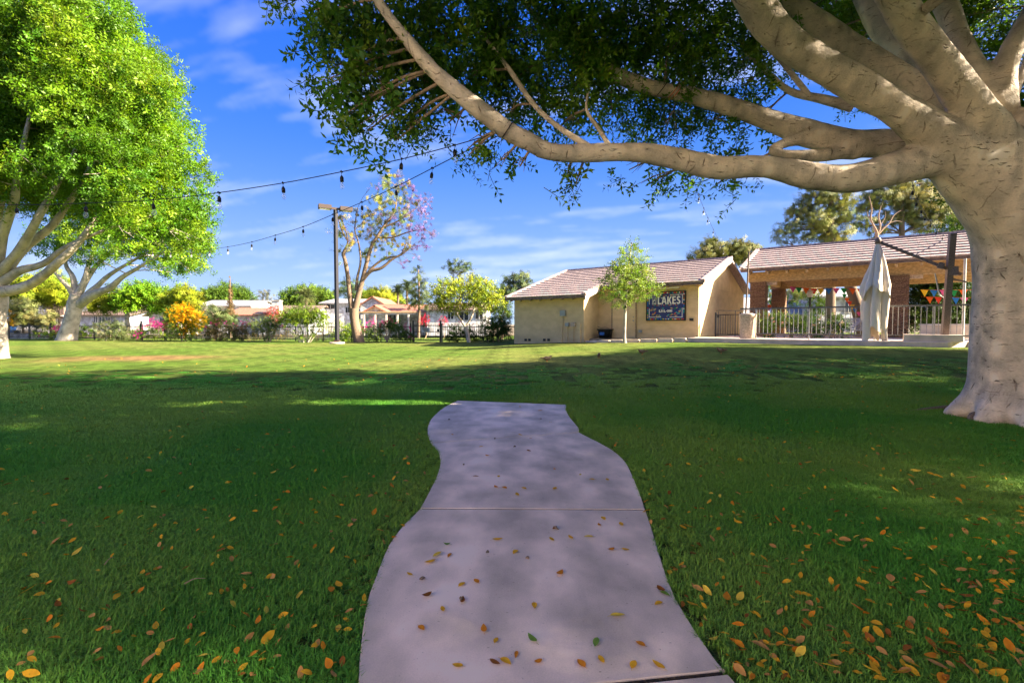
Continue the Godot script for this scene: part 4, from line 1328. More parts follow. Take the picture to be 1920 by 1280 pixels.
func make_terrace() -> void:
	var B := Basis(Vector3.UP, -TH)
	var top := 0.70
	# patio slab and the pavilion floor
	var poly := PackedVector2Array()
	for q in [[-0.24, 1.45], [8.43, 1.45], [9.0, 0.6], [17.0, 0.6], [17.0, -11.8], [0.2, -11.8], [0.2, -0.3], [-0.24, -0.3]]:
		var p: Vector3 = HO + B * Vector3(q[0], 0, q[1])
		poly.append(Vector2(p.x, p.z))
	var s := put(slab_mesh(poly, top, -0.1, 0.02), "patio", M.concrete)
	tag(s, "", "", "", "structure")
	# raised bed along the front wall with an edging of blocks
	var bed := PackedVector2Array()
	for q in [[-5.5, -0.4], [-5.5, 0.9], [-4.6, 1.45], [-3.6, 1.6], [-2.2, 1.5], [-0.26, 1.2], [-0.26, -0.4]]:
		var p: Vector3 = HO + B * Vector3(q[0], 0, q[1])
		bed.append(Vector2(p.x, p.z))
	tag(put(slab_mesh(bed, 0.56, 0.0, 0.05), "planting_bed", M.earth), "", "", "", "structure")
	var line := [Vector3(-5.75, 0, 0.85), Vector3(-5.2, 0, 1.25), Vector3(-4.6, 0, 1.55), Vector3(-3.9, 0, 1.68), Vector3(-3.2, 0, 1.68), Vector3(-2.4, 0, 1.62), Vector3(-1.6, 0, 1.52), Vector3(-0.9, 0, 1.42), Vector3(-0.3, 0, 1.36)]
	for i in line.size() - 1:
		var a: Vector3 = HO + B * line[i]
		var b: Vector3 = HO + B * line[i + 1]
		var c := (a + b) / 2
		var d := (b - a)
		var y := lerpf(0.42, 0.66, float(i) / 7.0)
		var o := MB.new()
		o.box(Vector3.ZERO, Vector3(d.length() - 0.1, 0.26, 0.2))
		var n := part(o, "edging_block", M.concrete)
		n.position = Vector3(c.x, y - 0.1, c.z)
		n.rotation.y = atan2(-d.z, d.x)
		tag(n, "pale concrete edging block along the bed before the pool house", "block", "edging blocks before the pool house")
	var bin := thing("storage_bin", "black plastic bin with blue label standing in the corner of the wall", "bin", HO + B * Vector3(-5.05, 0.56, -0.02), -TH)
	var bm := MB.new()
	bm.lathe([Vector2(0.0, 0.0), Vector2(0.33, 0.0), Vector2(0.4, 0.42), Vector2(0.42, 0.44)], 4)
	var bb := part(bm, "body", M.black, bin)
	bb.rotation.y = PI / 4
	box_part(bin, "lid", Vector3(0, 0.47, 0), Vector3(0.66, 0.06, 0.66), M.black)
	box_part(bin, "label", Vector3(-0.05, 0.25, 0.285), Vector3(0.26, 0.16, 0.03), M.blue)
	var wire := MB.new()
	wire.tube(smooth_line([Vector3(-0.4, 0.62, 0.1), Vector3(-0.15, 0.56, 0.2), Vector3(0.1, 0.58, 0.2), Vector3(0.32, 0.52, 0.2)], 4), smooth_line([0.012, 0.012, 0.012, 0.012], 4), 5)
	part(wire, "hose", M.black, bin)
	make_pavilion(B, top)
	# railing: one thing, every baluster a part
	var rl := thing("pool_railing", "grey metal railing with pale balusters along the patio", "railing", HO, -TH)
	var z := 0.5
	var x0 := house_x(1416, z)
	var x1 := house_x(1830, z)
	box_part(rl, "top_rail", Vector3((x0 - 0.6 + x1) / 2, top + 1.28, z), Vector3(x1 - x0 + 0.6, 0.06, 0.07), M.rail_dark)
	box_part(rl, "bottom_rail", Vector3((x0 + x1) / 2, top + 0.2, z), Vector3(x1 - x0, 0.05, 0.05), M.rail_dark)
	var bal := BoxMesh.new()
	bal.size = Vector3(0.022, 1.06, 0.022)
	var n := 44
	for i in n:
		var o := put(bal, "baluster", M.steel, rl)
		o.position = Vector3(lerpf(x0, x1, float(i) / (n - 1)), top + 0.735, z)
	for px in [1418, 1517, 1640, 1752, 1828]:
		box_part(rl, "post", Vector3(house_x(px, z), top + 0.62, z + 0.001), Vector3(0.045, 1.25, 0.045), M.steel)
	# gate by the gable
	var gt := thing("iron_gate", "black iron gate between the pool house and the beige can", "gate", HO, -TH)
	var g0 := 0.3
	var g1 := 1.4
	for x in [g0, g1]: box_part(gt, "post", Vector3(x, top + 0.58, -1.0), Vector3(0.07, 1.18, 0.07), M.iron)
	for y in [0.12, 1.06]: box_part(gt, "rail", Vector3((g0 + g1) / 2, top + y, -1.0), Vector3(g1 - g0 - 0.07, 0.04, 0.035), M.iron)
	for i in 9: box_part(gt, "picket", Vector3(g0 + (g1 - g0) * (i + 1) / 10.0, top + 0.59, -1.0), Vector3(0.02, 0.92, 0.02), M.iron)
	box_part(gt, "lock_box", Vector3(g0 + 0.12, top + 0.98, -0.97), Vector3(0.1, 0.1, 0.06), M.black)
	var pr := thing("back_railing", "thin dark railing running back beside the gable wall", "railing", HO, -TH)
	box_part(pr, "rail", Vector3(0.9, top + 1.28, -2.2), Vector3(1.8, 0.04, 0.04), M.rail_dark)
	for x in [0.1, 0.9, 1.7]: box_part(pr, "post", Vector3(x, top + 0.64, -2.2), Vector3(0.035, 1.27, 0.035), M.rail_dark)
	# beige can
	var cx := house_x(1402, 0.62)
	var can := thing("trash_can", "beige round trash can at the end of the patio railing", "trash can", HO + B * Vector3(cx, top, 0.62), -TH)
	var cm := MB.new()
	cm.lathe([Vector2(0, 0), Vector2(0.29, 0.0), Vector2(0.3, 0.03), Vector2(0.335, 0.92), Vector2(0.35, 0.93), Vector2(0.352, 1.03), Vector2(0.33, 1.05), Vector2(0.27, 1.05), Vector2(0.25, 0.85)], 28)
	part(cm, "body", M.beige, can)
	var cr := MB.new()
	cr.lathe([Vector2(0.0, 1.0), Vector2(0.24, 1.02), Vector2(0.26, 1.06), Vector2(0.24, 1.08), Vector2(0.0, 1.09)], 24)
	part(cr, "lid", M.galv, can)
	var lp := thing("slim_pole", "slim brown pole holding string lights behind the beige can", "pole", HO + B * Vector3(house_x(1396, 0.1), top, 0.1), -TH)
	var lm := MB.new()
	lm.tube([Vector3(0, 0, 0), Vector3(0.08, 2.0, 0), Vector3(0.13, 3.75, 0)], [0.035, 0.035, 0.033], 10)
	part(lm, "shaft", M.mast, lp)
	box_part(lp, "cap", Vector3(0.13, 3.76, 0), Vector3(0.08, 0.05, 0.08), M.mast)
	var wp := thing("white_pole", "slim white upright pole at the railing beside the big trunk", "pole", HO + B * Vector3(house_x(1806, 0.2), top, 0.2), -TH)
	var wm := MB.new()
	wm.tube([Vector3(0, 0, 0), Vector3(0, 2.9, 0)], [0.04, 0.04], 10)
	part(wm, "shaft", M.white, wp)
	var wf := MB.new()
	wf.lathe([Vector2(0, 0.0), Vector2(0.09, 0.0), Vector2(0.09, 0.02), Vector2(0.04, 0.03)], 12)
	part(wf, "foot", M.white, wp)
	make_umbrella(B, top)

func make_pavilion(B: Basis, top: float) -> void:
	var zo := -3.6            # its front eaves stand back from those of the pool house
	var t := thing("pavilion", "open pavilion with grey tiled roof on stone-faced columns", "pavilion", HO + B * Vector3(0, 0, zo), -TH)
	var x0 := 0.8
	var x1 := 15.6
	var ey := 4.1
	var rz := -3.97
	var ry := 5.57
	var k := (ry - ey) / -rz
	var mm := MB.new()
	mm.box(Vector3((x0 + x1) / 2, (ey + ry) / 2 - 0.06, rz / 2), Vector3(x1 - x0 - 0.03, 0.1, Vector2(rz, ry - ey).length()), Basis(Vector3.RIGHT, atan(k)))
	mm.box(Vector3((x0 + x1) / 2, (ey + ry) / 2 - 0.06, rz * 1.5), Vector3(x1 - x0 - 0.03, 0.1, Vector2(rz, ry - ey).length()), Basis(Vector3.RIGHT, -atan(k)))
	part(mm, "roof_deck", M.wood, t)
	tile_roof(t, x0, x1, Vector2(0, ey), Vector2(rz, ry), 9)
	tile_roof(t, x0, x1, Vector2(rz * 2, ey), Vector2(rz, ry), 9, -1.0)
	rake_tiles(t, x0 + 0.04, Vector2(0, ey), Vector2(rz, ry), 9)
	for i in 26: box_part(t, "ridge_tile", Vector3(x0 + (x1 - x0) * (i + 0.5) / 26, ry + 0.06 + 0.006 * (i % 2), rz), Vector3((x1 - x0) / 26 * 1.03, 0.09, 0.24), M.tile)
	box_part(t, "fascia", Vector3((x0 + x1) / 2, ey - 0.06, 0.005), Vector3(x1 - x0, 0.14, 0.04), M.brown_roof)
	for i in 17: box_part(t, "rafter_tail", Vector3(x0 + 0.4 + i * 0.84, ey - 0.13, -0.3), Vector3(0.1, 0.16, 0.6), M.wood, Basis(Vector3.RIGHT, atan(k)))
	box_part(t, "beam", Vector3((x0 + x1) / 2 + 0.1, ey - 0.36, -0.75), Vector3(x1 - x0 - 0.3, 0.52, 0.28), M.wood)
	box_part(t, "beam", Vector3((x0 + x1) / 2 + 0.1, ey - 0.36, -6.9), Vector3(x1 - x0 - 0.3, 0.52, 0.28), M.wood)
	var w := 0.72
	var left := house_x(1405, zo - 0.45) + w / 2
	var right := house_x(1664, zo - 0.45) + w / 2
	for x in [left, right, right * 2 - left]:
		box_part(t, "cross_beam", Vector3(x, ey - 0.33, -3.8), Vector3(0.26, 0.42, 5.8), M.wood)
		for z in [-0.82, -6.9]: stone_column(t, Vector3(x, top, z), w, ey - 0.62 - top, int(x * 10 - z * 7))
	# corbels under the beams
	for x in [left, right]: box_part(t, "corbel", Vector3(x + 0.6, ey - 0.7, -0.82), Vector3(0.46, 0.16, 0.24), M.beige)
	var fan := thing("ceiling_fan", "dark ceiling fan hanging under the pavilion roof", "fan", HO + B * Vector3(house_x(1563, zo - 3.6), 3.9, zo - 3.6), 0.4)
	var fm := MB.new()
	fm.lathe([Vector2(0.0, -0.32), Vector2(0.1, -0.3), Vector2(0.16, -0.2), Vector2(0.14, -0.1), Vector2(0.03, -0.06), Vector2(0.015, 1.0)], 14)
	part(fm, "motor", M.brown_roof, fan)
	for i in 5:
		var a := TAU * i / 5
		box_part(fan, "blade", Vector3(cos(a), 0, sin(a)) * 0.5 + Vector3(0, -0.17, 0), Vector3(0.72, 0.015, 0.14), M.brown_roof, Basis(Vector3.UP, -a) * Basis(Vector3.RIGHT, 0.2))

func stone_column(parent: Node, at: Vector3, w: float, h: float, seed_: int) -> void:
	var r := RandomNumberGenerator.new()
	r.seed = seed_
	var m := MB.new()
	m.box(Vector3(0, h / 2, 0), Vector3(w - 0.06, h, w - 0.06))
	var y := 0.0
	while y < h - 0.05:
		var d := minf(r.randf_range(0.05, 0.11), h - y)
		for side in 4:
			var b := Basis(Vector3.UP, side * PI / 2)
			var x := -w / 2
			while x < w / 2 - 0.02:
				var l := minf(r.randf_range(0.14, 0.42), w / 2 - x)
				if w / 2 - x - l < 0.08: l = w / 2 - x
				var k := r.randf_range(0.7, 1.25)
				m.col = Color(k, k * r.randf_range(0.92, 1.0), k * r.randf_range(0.85, 1.0))
				m.box(b * Vector3(x + l / 2, y + d / 2, w / 2 - 0.03), Vector3(l - 0.012, d - 0.012, 0.05 + r.randf() * 0.03), b)
				x += l
		y += d
	M.stone.vertex_color_use_as_albedo = true
	part(m, "column", M.stone, parent).position = at

func make_umbrella(B: Basis, top: float) -> void:
	var base := HO + B * Vector3(house_x(1772, 0.75), top, 0.75)
	var t := thing("cantilever_umbrella", "closed beige cantilever umbrella hanging from leaning brown mast", "umbrella", base, -TH)
	var foot_x := house_x(1745, 0.95) - house_x(1772, 0.75)
	box_part(t, "base_block", Vector3(foot_x + 0.05, 0.12, 0.05), Vector3(1.55, 0.24, 1.0), M.concrete)
	var top_p := pix(1787, 438, 16.4)
	var inv := B.inverse()
	var mast_top: Vector3 = inv * (top_p - base)
	var mast_foot := Vector3(0, 0.22, 0)
	var m := MB.new()
	m.bar(mast_foot, mast_top, 0.17, 0.2)
	part(m, "mast", M.mast, t)
	var d := (mast_top - mast_foot).normalized()
	var hub: Vector3 = inv * (pix(1647, 452, 17.7) - base)
	var elbow: Vector3 = inv * (pix(1788, 508, 16.5) - base)
	var arm := MB.new()
	arm.bar(hub + Vector3(-0.08, 0.03, 0), elbow + (elbow - hub).normalized() * 0.25, 0.09, 0.1)
	part(arm, "arm", M.mast, t)
	var clamp_p: Vector3 = inv * (pix(1765, 498, 16.6) - base)
	var cl := MB.new()
	cl.box(clamp_p, Vector3(0.16, 0.2, 0.2), Basis(Vector3.BACK, -0.4))
	cl.box(elbow, Vector3(0.26, 0.3, 0.26))
	cl.bar(elbow + Vector3(-0.05, -0.25, 0), elbow + Vector3(0.35, -0.4, 0.05), 0.05)
	part(cl, "bracket", M.mast, t)
	var wire := MB.new()
	wire.tube([inv * (pix(1712, 480, 17.1) - base), inv * (pix(1766, 452, 16.6) - base)], [0.015, 0.015], 6)
	wire.tube([inv * (pix(1754, 512, 16.6) - base), inv * (pix(1762, 553, 16.55) - base)], [0.022, 0.022], 6)
	wire.tube([inv * (pix(1762, 553, 16.55) - base), inv * (pix(1770, 558, 16.5) - base)], [0.016, 0.016], 6)
	part(wire, "strut", M.steel, t)
	var head := MB.new()
	head.lathe([Vector2(0.0, -0.12), Vector2(0.09, -0.1), Vector2(0.1, 0.05), Vector2(0.05, 0.14), Vector2(0.0, 0.15)], 12, hub)
	part(head, "hub", M.mast, t)
	# folded canopy: deep hanging pleats of cloth, a shorter top flounce over a longer skirt
	for layer in [[0.0, 1.75, 0.05, 0.40, 7, 0.0], [0.25, 3.3, 0.1, 0.42, 6, 0.5]]:
		var c := MB.new()
		var rows := 26
		var cols := 84
		var first := c.v.size()
		for i in rows + 1:
			var s := float(i) / rows
			for k in cols + 1:
				var a := TAU * k / cols
				var wv: float = a * layer[4] + layer[5] + 0.9 * sin(a * 2.0 + 0.4) + 0.5 * sin(s * 4.0 + a)
				var fold := pow(absf(sin(wv * 0.5)), 0.7)
				var ragged: float = 0.16 * sin(a * 3.0 + layer[5]) + 0.12 * sin(a * 5.0 + 1.0)
				var hang: float = layer[0] + (layer[1] * (1.0 + ragged * 0.7) - layer[0]) * s
				var body: float = lerpf(layer[2], layer[3], pow(clampf(hang / 1.5, 0, 1), 0.9)) * (1.0 - 0.12 * sm((hang - 2.2) / 1.1))
				var rad: float = body * (0.5 + 0.62 * fold * (0.5 + 0.5 * s) + 0.12 * sin(a + s * 5.0 + layer[5]) + 0.05 * wob.get_noise_3d(a * 30, s * 90, layer[1] * 9)) + (0.03 if layer[0] == 0.0 else 0.0)
				c.vert(hub + Vector3(cos(a) * rad, -hang - 0.1, sin(a) * rad), Vector3.UP, Vector2(k / 12.0, hang))
		for i in rows:
			for k in cols:
				var a := first + i * (cols + 1) + k
				var b := a + cols + 1
				c.ix.append_array([a, b + 1, a + 1, a, b, b + 1])
		for i in rows + 1:   # normals from neighbours
			for k in cols + 1:
				var l := first + i * (cols + 1) + (k - 1 if k > 0 else cols - 1)
				var r := first + i * (cols + 1) + (k + 1 if k < cols else 1)
				var u := first + maxi(i - 1, 0) * (cols + 1) + k
				var dn := first + mini(i + 1, rows) * (cols + 1) + k
				c.n[first + i * (cols + 1) + k] = ((c.v[r] - c.v[l]).cross(c.v[u] - c.v[dn])).normalized() * -1.0
		part(c, "canopy", M.canvas, t)

# an added building, never in view behind the camera: its sunlit wall lightens the shade under the trees
func make_added_clubhouse() -> void:
	var t := thing("added_clubhouse", "added cream stucco building out of view that bounces sun into the shade", "building", Vector3(-8.2, 0, 13.5))
	var w := 26.0
	var h := 7.6
	box_part(t, "wall", Vector3(-4.0, h / 2, 0), Vector3(8.0, h, w), M.stucco)
	box_part(t, "plinth", Vector3(-3.97, 0.2, 0), Vector3(8.1, 0.4, w + 0.1), M.cream)
	for s in [-1.0, 1.0]: box_part(t, "roof", Vector3(-4.0 + s * 2.3, h + 0.75, 0), Vector3(5.0, 0.18, w + 1.2), M.red_roof, Basis(Vector3.BACK, -s * 0.36))
	box_part(t, "ridge_cap", Vector3(-4.0, h + 1.62, 0), Vector3(0.4, 0.16, w + 1.2), M.red_roof)
	for y in [1.7, 4.8]:
		for k in 5:
			if y < 2.0 and k == 2: continue
			var z := -8.0 + k * 4.0
			var f := box_part(t, "window", Vector3(0.02, y, z), Vector3(0.08, 1.36, 1.16), M.white)
			box_part(f, "pane", Vector3(0.065, y, z), Vector3(0.02, 1.2, 1.0), M.window)
			box_part(f, "mullion", Vector3(0.08, y, z), Vector3(0.02, 1.2, 0.06), M.white)
			box_part(f, "sill", Vector3(0.07, y - 0.72, z), Vector3(0.16, 0.08, 1.3), M.cream)
	var d := box_part(t, "door", Vector3(0.03, 1.05, 0), Vector3(0.08, 2.1, 1.6), M.brown_roof)
	box_part(d, "frame", Vector3(0.02, 2.16, 0), Vector3(0.12, 0.12, 1.84), M.white)
	for z in [-0.86, 0.86]: box_part(d, "frame", Vector3(0.02, 1.05, z), Vector3(0.12, 2.1, 0.12), M.white)

# ---------------------------------------------------------------- trees on the lawn
const FICUS_GREENS := [Color(0.12, 0.27, 0.012), Color(0.155, 0.30, 0.013), Color(0.085, 0.21, 0.012), Color(0.185, 0.32, 0.015)]

func left_ficus() -> void:
	var base := stand(-14, 18.3)
	var D := 18.3
	var rows := [
		[[-14, 680, D, 50], [-13, 650, D, 40], [-14, 600, D, 37], [-12, 550, D, 40], [-8, 520, D, 38]],
		[[-6, 548, D, 28], [40, 540, 18.1, 24], [78, 518, 17.9, 21], [112, 488, 17.6, 19], [150, 450, 17.6, 15], [195, 385, 17.8, 10], [235, 325, 18.2, 4]],
		[[-5, 535, D, 24], [35, 508, 18.2, 20], [80, 495, 18.1, 15], [125, 462, 17.8, 11], [200, 430, 17.8, 6], [280, 405, 18.2, 3]],
		[[-8, 520, D, 30], [18, 490, 18.0, 22], [45, 455, 17.7, 20], [75, 400, 17.3, 16], [120, 320, 17.6, 10], [160, 240, 18, 5]],
		[[-4, 530, D, 26], [40, 470, 18.4, 20], [95, 425, 18.5, 17], [125, 385, 18.5, 14], [165, 320, 18.5, 10], [200, 230, 18.5, 7]],
		[[-10, 520, D, 26], [5, 440, 17.8, 20], [25, 380, 17.4, 18], [32, 330, 17.2, 13], [50, 240, 17, 9], [80, 130, 17, 6]],
		[[-14, 520, D, 26], [-30, 440, 18.2, 22], [-80, 350, 18.2, 16], [-140, 240, 18.2, 10]],
		[[-12, 520, D, 28], [-10, 420, 18.8, 22], [20, 300, 19, 16], [40, 180, 19.2, 10]],
		[[-16, 530, D, 24], [-90, 470, 18.6, 18], [-190, 400, 18.8, 12]]]
	var limbs := []
	for a in rows: limbs.append(px_line(a))
	for l in limbs.slice(1): l[1] = l[1].map(func(q): return q * 0.78)
	var blobs := []
	# the crown in view: lumps along its outline, then its face and its far side
	for a in [[175, 25, 55], [215, 60, 45], [240, 105, 40], [262, 150, 42], [285, 195, 42], [305, 240, 42], [325, 285, 40], [345, 330, 40], [355, 375, 38], [360, 415, 34], [358, 450, 28], [120, 45, 55], [90, 90, 60], [30, 130, 60], [70, 170, 65], [140, 110, 65], [190, 140, 60], [225, 190, 60], [150, 200, 70], [90, 250, 70], [20, 220, 70], [210, 250, 60], [265, 265, 55], [180, 300, 60], [120, 330, 50], [250, 330, 55], [300, 340, 45], [60, 320, 45], [5, 300, 50], [220, 385, 45], [280, 400, 45], [320, 425, 35], [165, 380, 36], [250, 445, 32], [300, 465, 26], [-60, 120, 80], [-60, 230, 80], [-60, 330, 70], [-140, 200, 90], [-150, 320, 80], [40, 60, 40], [-10, 70, 50], [-80, 20, 70], [-20, 15, 40], [15, 40, 38], [100, -10, 60]]:
		var d := 17.2 + rng.randf_range(-1.4, 1.6) + (0.0 if a[0] < 200 else 0.6)
		var k: float = d / F
		blobs.append([pix(a[0] + 0.0, a[1], d), Vector3(a[2], a[2] * 0.9, a[2] * 1.1) * k])
	blobs.append_array(round_crown(pix(60, 190, 20.3), Vector3(5.3, 4.6, 4.2), 40, 1.25))
	tree_at("ficus_tree", "tall bright green ficus with pale fanning limbs at the lawn's edge", base, limbs, blobs, M.bark_pale, 12.5, 1.5, FICUS_GREENS, boughs, M.leaf, "", 0.035, 0.0, 0.35)

	# second ficus by the fence
	D = 39.0
	base = stand(127, D)
	rows = [
		[[124, 642, D, 42], [128, 622, D, 34], [135, 595, D, 30], [141, 570, D, 30], [146, 552, D, 28]],
		[[146, 572, D, 22], [175, 552, 38.6, 19], [205, 540, 38.2, 14], [228, 520, 38, 10], [262, 500, 37.6, 7], [310, 470, 37.2, 4]],
		[[150, 565, D, 18], [178, 540, 38.8, 13], [205, 515, 38.6, 9], [250, 488, 38.4, 6], [290, 465, 38, 4]],
		[[144, 558, D, 16], [158, 525, 39, 12], [165, 498, 39, 9], [180, 460, 39, 6]],
		[[140, 558, D, 15], [128, 540, 38.8, 10], [110, 520, 38.6, 7], [98, 506, 38.5, 4]],
		[[142, 555, D, 15], [136, 520, 39.3, 11], [124, 500, 39.5, 8], [118, 470, 39.6, 5]],
		[[146, 552, D, 16], [170, 510, 39.4, 11], [200, 478, 39.6, 7], [240, 440, 39.8, 4]]]
	limbs = []
	for a in rows: limbs.append(px_line(a))
	for l in limbs: l[1] = l[1].map(func(q): return q * 0.82)
	blobs = []
	for a in [[120, 470, 26], [150, 445, 30], [190, 430, 32], [225, 420, 32], [170, 480, 22], [205, 465, 26], [265, 425, 34], [300, 440, 30], [335, 440, 32], [365, 450, 28], [385, 470, 18], [345, 480, 26], [310, 485, 22], [355, 505, 18], [320, 510, 15], [275, 470, 22], [380, 420, 22], [240, 400, 30], [300, 400, 30], [345, 405, 30], [95, 450, 26], [140, 410, 30], [190, 395, 30], [250, 455, 20], [290, 505, 9]]:
		var d := D + rng.randf_range(-3.0, 3.0)
		blobs.append([pix(a[0], a[1], d), Vector3(a[2], a[2] * 0.9, a[2] * 1.2) * d / F])
	tree_at("ficus_tree", "bright green ficus with a thick white trunk growing at the iron fence", base, limbs, blobs, M.bark_pale, 4.5, 2.3, FICUS_GREENS, boughs, M.leaf, "", 0.05, 0.0, 0.3)

func shade_trees() -> void:   # the rest of the row, right of the frame: its shadow lies over the lawn
	for a in [[Vector3(21.5, 0.2, -7.6), "ficus of the row behind the huge ficus, its shadow on the lawn"], [Vector3(17.5, 0.2, 2.8), "ficus of the row standing behind the start of the path"], [Vector3(34.0, 0.2, -5.2), "ficus at the far end of the row beyond the huge ficus"]]:
		var b: Vector3 = a[0]
		var limbs := [[[b + Vector3(0, -0.2, 0), b + Vector3(0.1, 1.5, 0), b + Vector3(0, 3.2, 0.1)], [0.7, 0.5, 0.5]]]
		for k in 7:
			var d := Vector3(cos(k * 0.9), 0, sin(k * 0.9))
			limbs.append([[b + Vector3(0, 2.9, 0), b + d * 1.5 + Vector3(0, 4.4, 0), b + d * 3.6 + Vector3(0, 6.6, 0), b + d * 4.5 + Vector3(0, 8.5, 0)], [0.32, 0.24, 0.14, 0.06]])
		var blobs := round_crown(b + Vector3(0, 7.4, 0), Vector3(6.4, 4.3, 6.4), 60, 1.4).filter(func(q): return not in_sunbeam(q[0], q[1].x))
		tree_at("ficus_tree", a[1], b, limbs, blobs, M.bark, 4.8, 1.8, FICUS_GREENS, boughs, M.leaf, "", 0.05, 0.0, 0.3)

func jacaranda() -> void:
	var D := 35.0
	var base := stand(672, D)
	var rows := [
		[[674, 645, D, 22], [668, 620, D, 17], [664, 596, D, 16], [664, 578, D, 17]],
		[[660, 585, D, 12], [655, 550, D, 9], [652, 520, D, 8], [647, 490, D, 7], [644, 474, D, 6], [652, 450, D, 3], [640, 410, D, 2]],
		[[666, 580, D, 13], [672, 552, D, 11], [678, 530, D, 9], [684, 505, D, 7.5], [695, 465, D, 6.5], [706, 445, D, 6], [722, 420, D, 4.5], [740, 395, D, 3], [745, 355, D, 2]],
		[[668, 545, D, 7], [670, 520, D, 5], [676, 490, D, 4], [672, 455, D, 3], [665, 430, D, 2.5], [670, 390, D, 1.5]],
		[[680, 524, D, 8], [695, 508, D, 6.5], [715, 502, D, 6], [735, 486, D, 4.5], [755, 475, D, 3.5], [770, 462, D, 2]],
		[[690, 510, D, 5], [705, 495, D, 4.5], [725, 483, D, 4], [750, 478, D, 3], [762, 455, D, 2]],
		[[706, 445, D, 4], [735, 445, D, 3], [765, 435, D, 2.5], [790, 430, D, 1.5]],
		[[652, 452, D, 3], [640, 430, D, 2.5], [632, 400, D, 2]],
		[[722, 425, D, 3.5], [750, 412, D, 2.5], [780, 390, D, 1.5]]]
	var limbs := []
	for a in rows: limbs.append(px_line(a))
	var t := tree_at("jacaranda_tree", "sparse jacaranda with purple blossom clusters and bare forked trunk", base, limbs, [], M.bark_brown, 1, 1, [Color.WHITE], fine_sprigs, M.leaf, "", 0.0)
	var leaves := []
	var flowers := []
	for a in [[735, 340, 18], [720, 365, 22], [755, 355, 16], [705, 390, 22], [740, 390, 22], [765, 380, 20], [690, 415, 20], [720, 420, 24], [755, 415, 20], [670, 430, 16], [650, 420, 16], [635, 440, 14], [628, 428, 10], [655, 455, 16], [700, 445, 20], [735, 450, 18], [770, 450, 14], [685, 480, 16], [725, 470, 16], [645, 470, 12], [632, 470, 10], [672, 400, 14], [700, 465, 14], [750, 470, 12], [695, 500, 7], [640, 500, 7], [722, 335, 10]]:
		var d := D + rng.randf_range(-1.6, 1.6)
		leaves.append([pix(a[0], a[1], d), Vector3.ONE * a[2] * d / F])
	for a in [[785, 372, 9], [800, 375, 9], [775, 355, 8], [790, 400, 10], [798, 392, 8], [770, 405, 8], [795, 425, 9], [808, 438, 8], [815, 440, 6], [785, 430, 10], [770, 430, 9], [790, 445, 10], [800, 462, 8], [780, 460, 9], [765, 470, 8], [782, 482, 7], [765, 492, 7], [755, 497, 6], [750, 420, 8], [735, 408, 9], [765, 395, 9], [712, 350, 6], [745, 330, 7], [755, 345, 7], [695, 352, 4], [640, 412, 5], [690, 430, 6], [720, 400, 7], [770, 375, 8], [650, 350 + 75, 5], [660, 445, 5], [765, 345, 6], [803, 415, 7]]:
		var d := D + rng.randf_range(-1.5, 1.5)
		flowers.append([pix(a[0], a[1], d), Vector3.ONE * a[2] * 0.8 * d / F])
	foliage(t, "foliage", local(leaves, base), 15.0, 1.1, [Color(0.24, 0.25, 0.05), Color(0.19, 0.25, 0.05), Color(0.28, 0.23, 0.06), Color(0.15, 0.21, 0.08)], fine_sprigs, M.leaf_far)
	foliage(t, "blossom", local(flowers, base), 170.0, 0.75, [Color(0.21, 0.15, 0.42), Color(0.27, 0.2, 0.46), Color(0.18, 0.12, 0.36)], fine_sprigs, M.petal)
	var lines := []
	for l in limbs: lines.append(l[0])
	carry(t, lines, leaves + flowers, M.bark_brown, base, 0.018)

func young_tree() -> void:
	var base := on_lawn(1171, 643)
	var D := -base.z
	var t := thing("young_tree", "slim young tree with whitewashed trunk before the pool house", "tree", base)
	var rows := [[[1171, 646, D, 11], [1171, 632, D, 6], [1172, 600, D, 5], [1173, 570, D, 5.5], [1176, 530, D, 5], [1180, 490, D, 3.5], [1184, 458, D, 1.5]],
		[[1173, 572, D, 4], [1190, 562, D, 3], [1210, 552, D, 2], [1225, 545, D, 1]], [[1173, 570, D, 4], [1160, 548, D, 3], [1142, 530, D, 1.5]], [[1175, 545, D, 3], [1195, 520, D, 2], [1212, 512, D, 1]], [[1176, 530, D, 3], [1160, 505, D, 2], [1150, 490, D, 1]]]
	var lines := []
	for i in rows.size():
		var l := px_line(rows[i])
		limb(t, "trunk" if i == 0 else "branch", l[0], l[1], M.bark_pale if i == 0 else M.twig, base, 8)
		lines.append(l[0])
	var blobs := []
	for a in [[1184, 464, 13], [1178, 480, 18], [1196, 484, 16], [1160, 492, 14], [1190, 505, 24], [1165, 515, 24], [1205, 520, 18], [1150, 520, 16], [1180, 535, 26], [1145, 540, 16], [1208, 540, 20], [1225, 545, 12], [1160, 550, 20], [1195, 552, 18], [1176, 560, 14], [1134, 527, 9], [1186, 455, 7], [1215, 512, 9], [1228, 541, 9]]:
		var d := D + rng.randf_range(-0.6, 0.6)
		blobs.append([pix(a[0], a[1], d), Vector3.ONE * a[2] * d / F])
	foliage(t, "foliage", local(blobs, base), 105.0, 1.2, [Color(0.20, 0.32, 0.05), Color(0.25, 0.36, 0.07), Color(0.15, 0.26, 0.035), Color(0.29, 0.37, 0.1)], sprigs, M.leaf)
	carry(t, lines, blobs, M.twig, base, 0.014)
	var tie := MB.new()
	tie.lathe([Vector2(0.07, 0), Vector2(0.1, 0.03), Vector2(0.1, 0.07), Vector2(0.07, 0.1)], 10, pix(1172, 577.5, D) - base)
	part(tie, "trunk_tie", M.black, t)

# ---------------------------------------------------------------- the iron fence and what grows along it
const FA := Vector3(-43.0, 0, -42.5)
const FB := Vector3(-0.2, 0, -34.3)

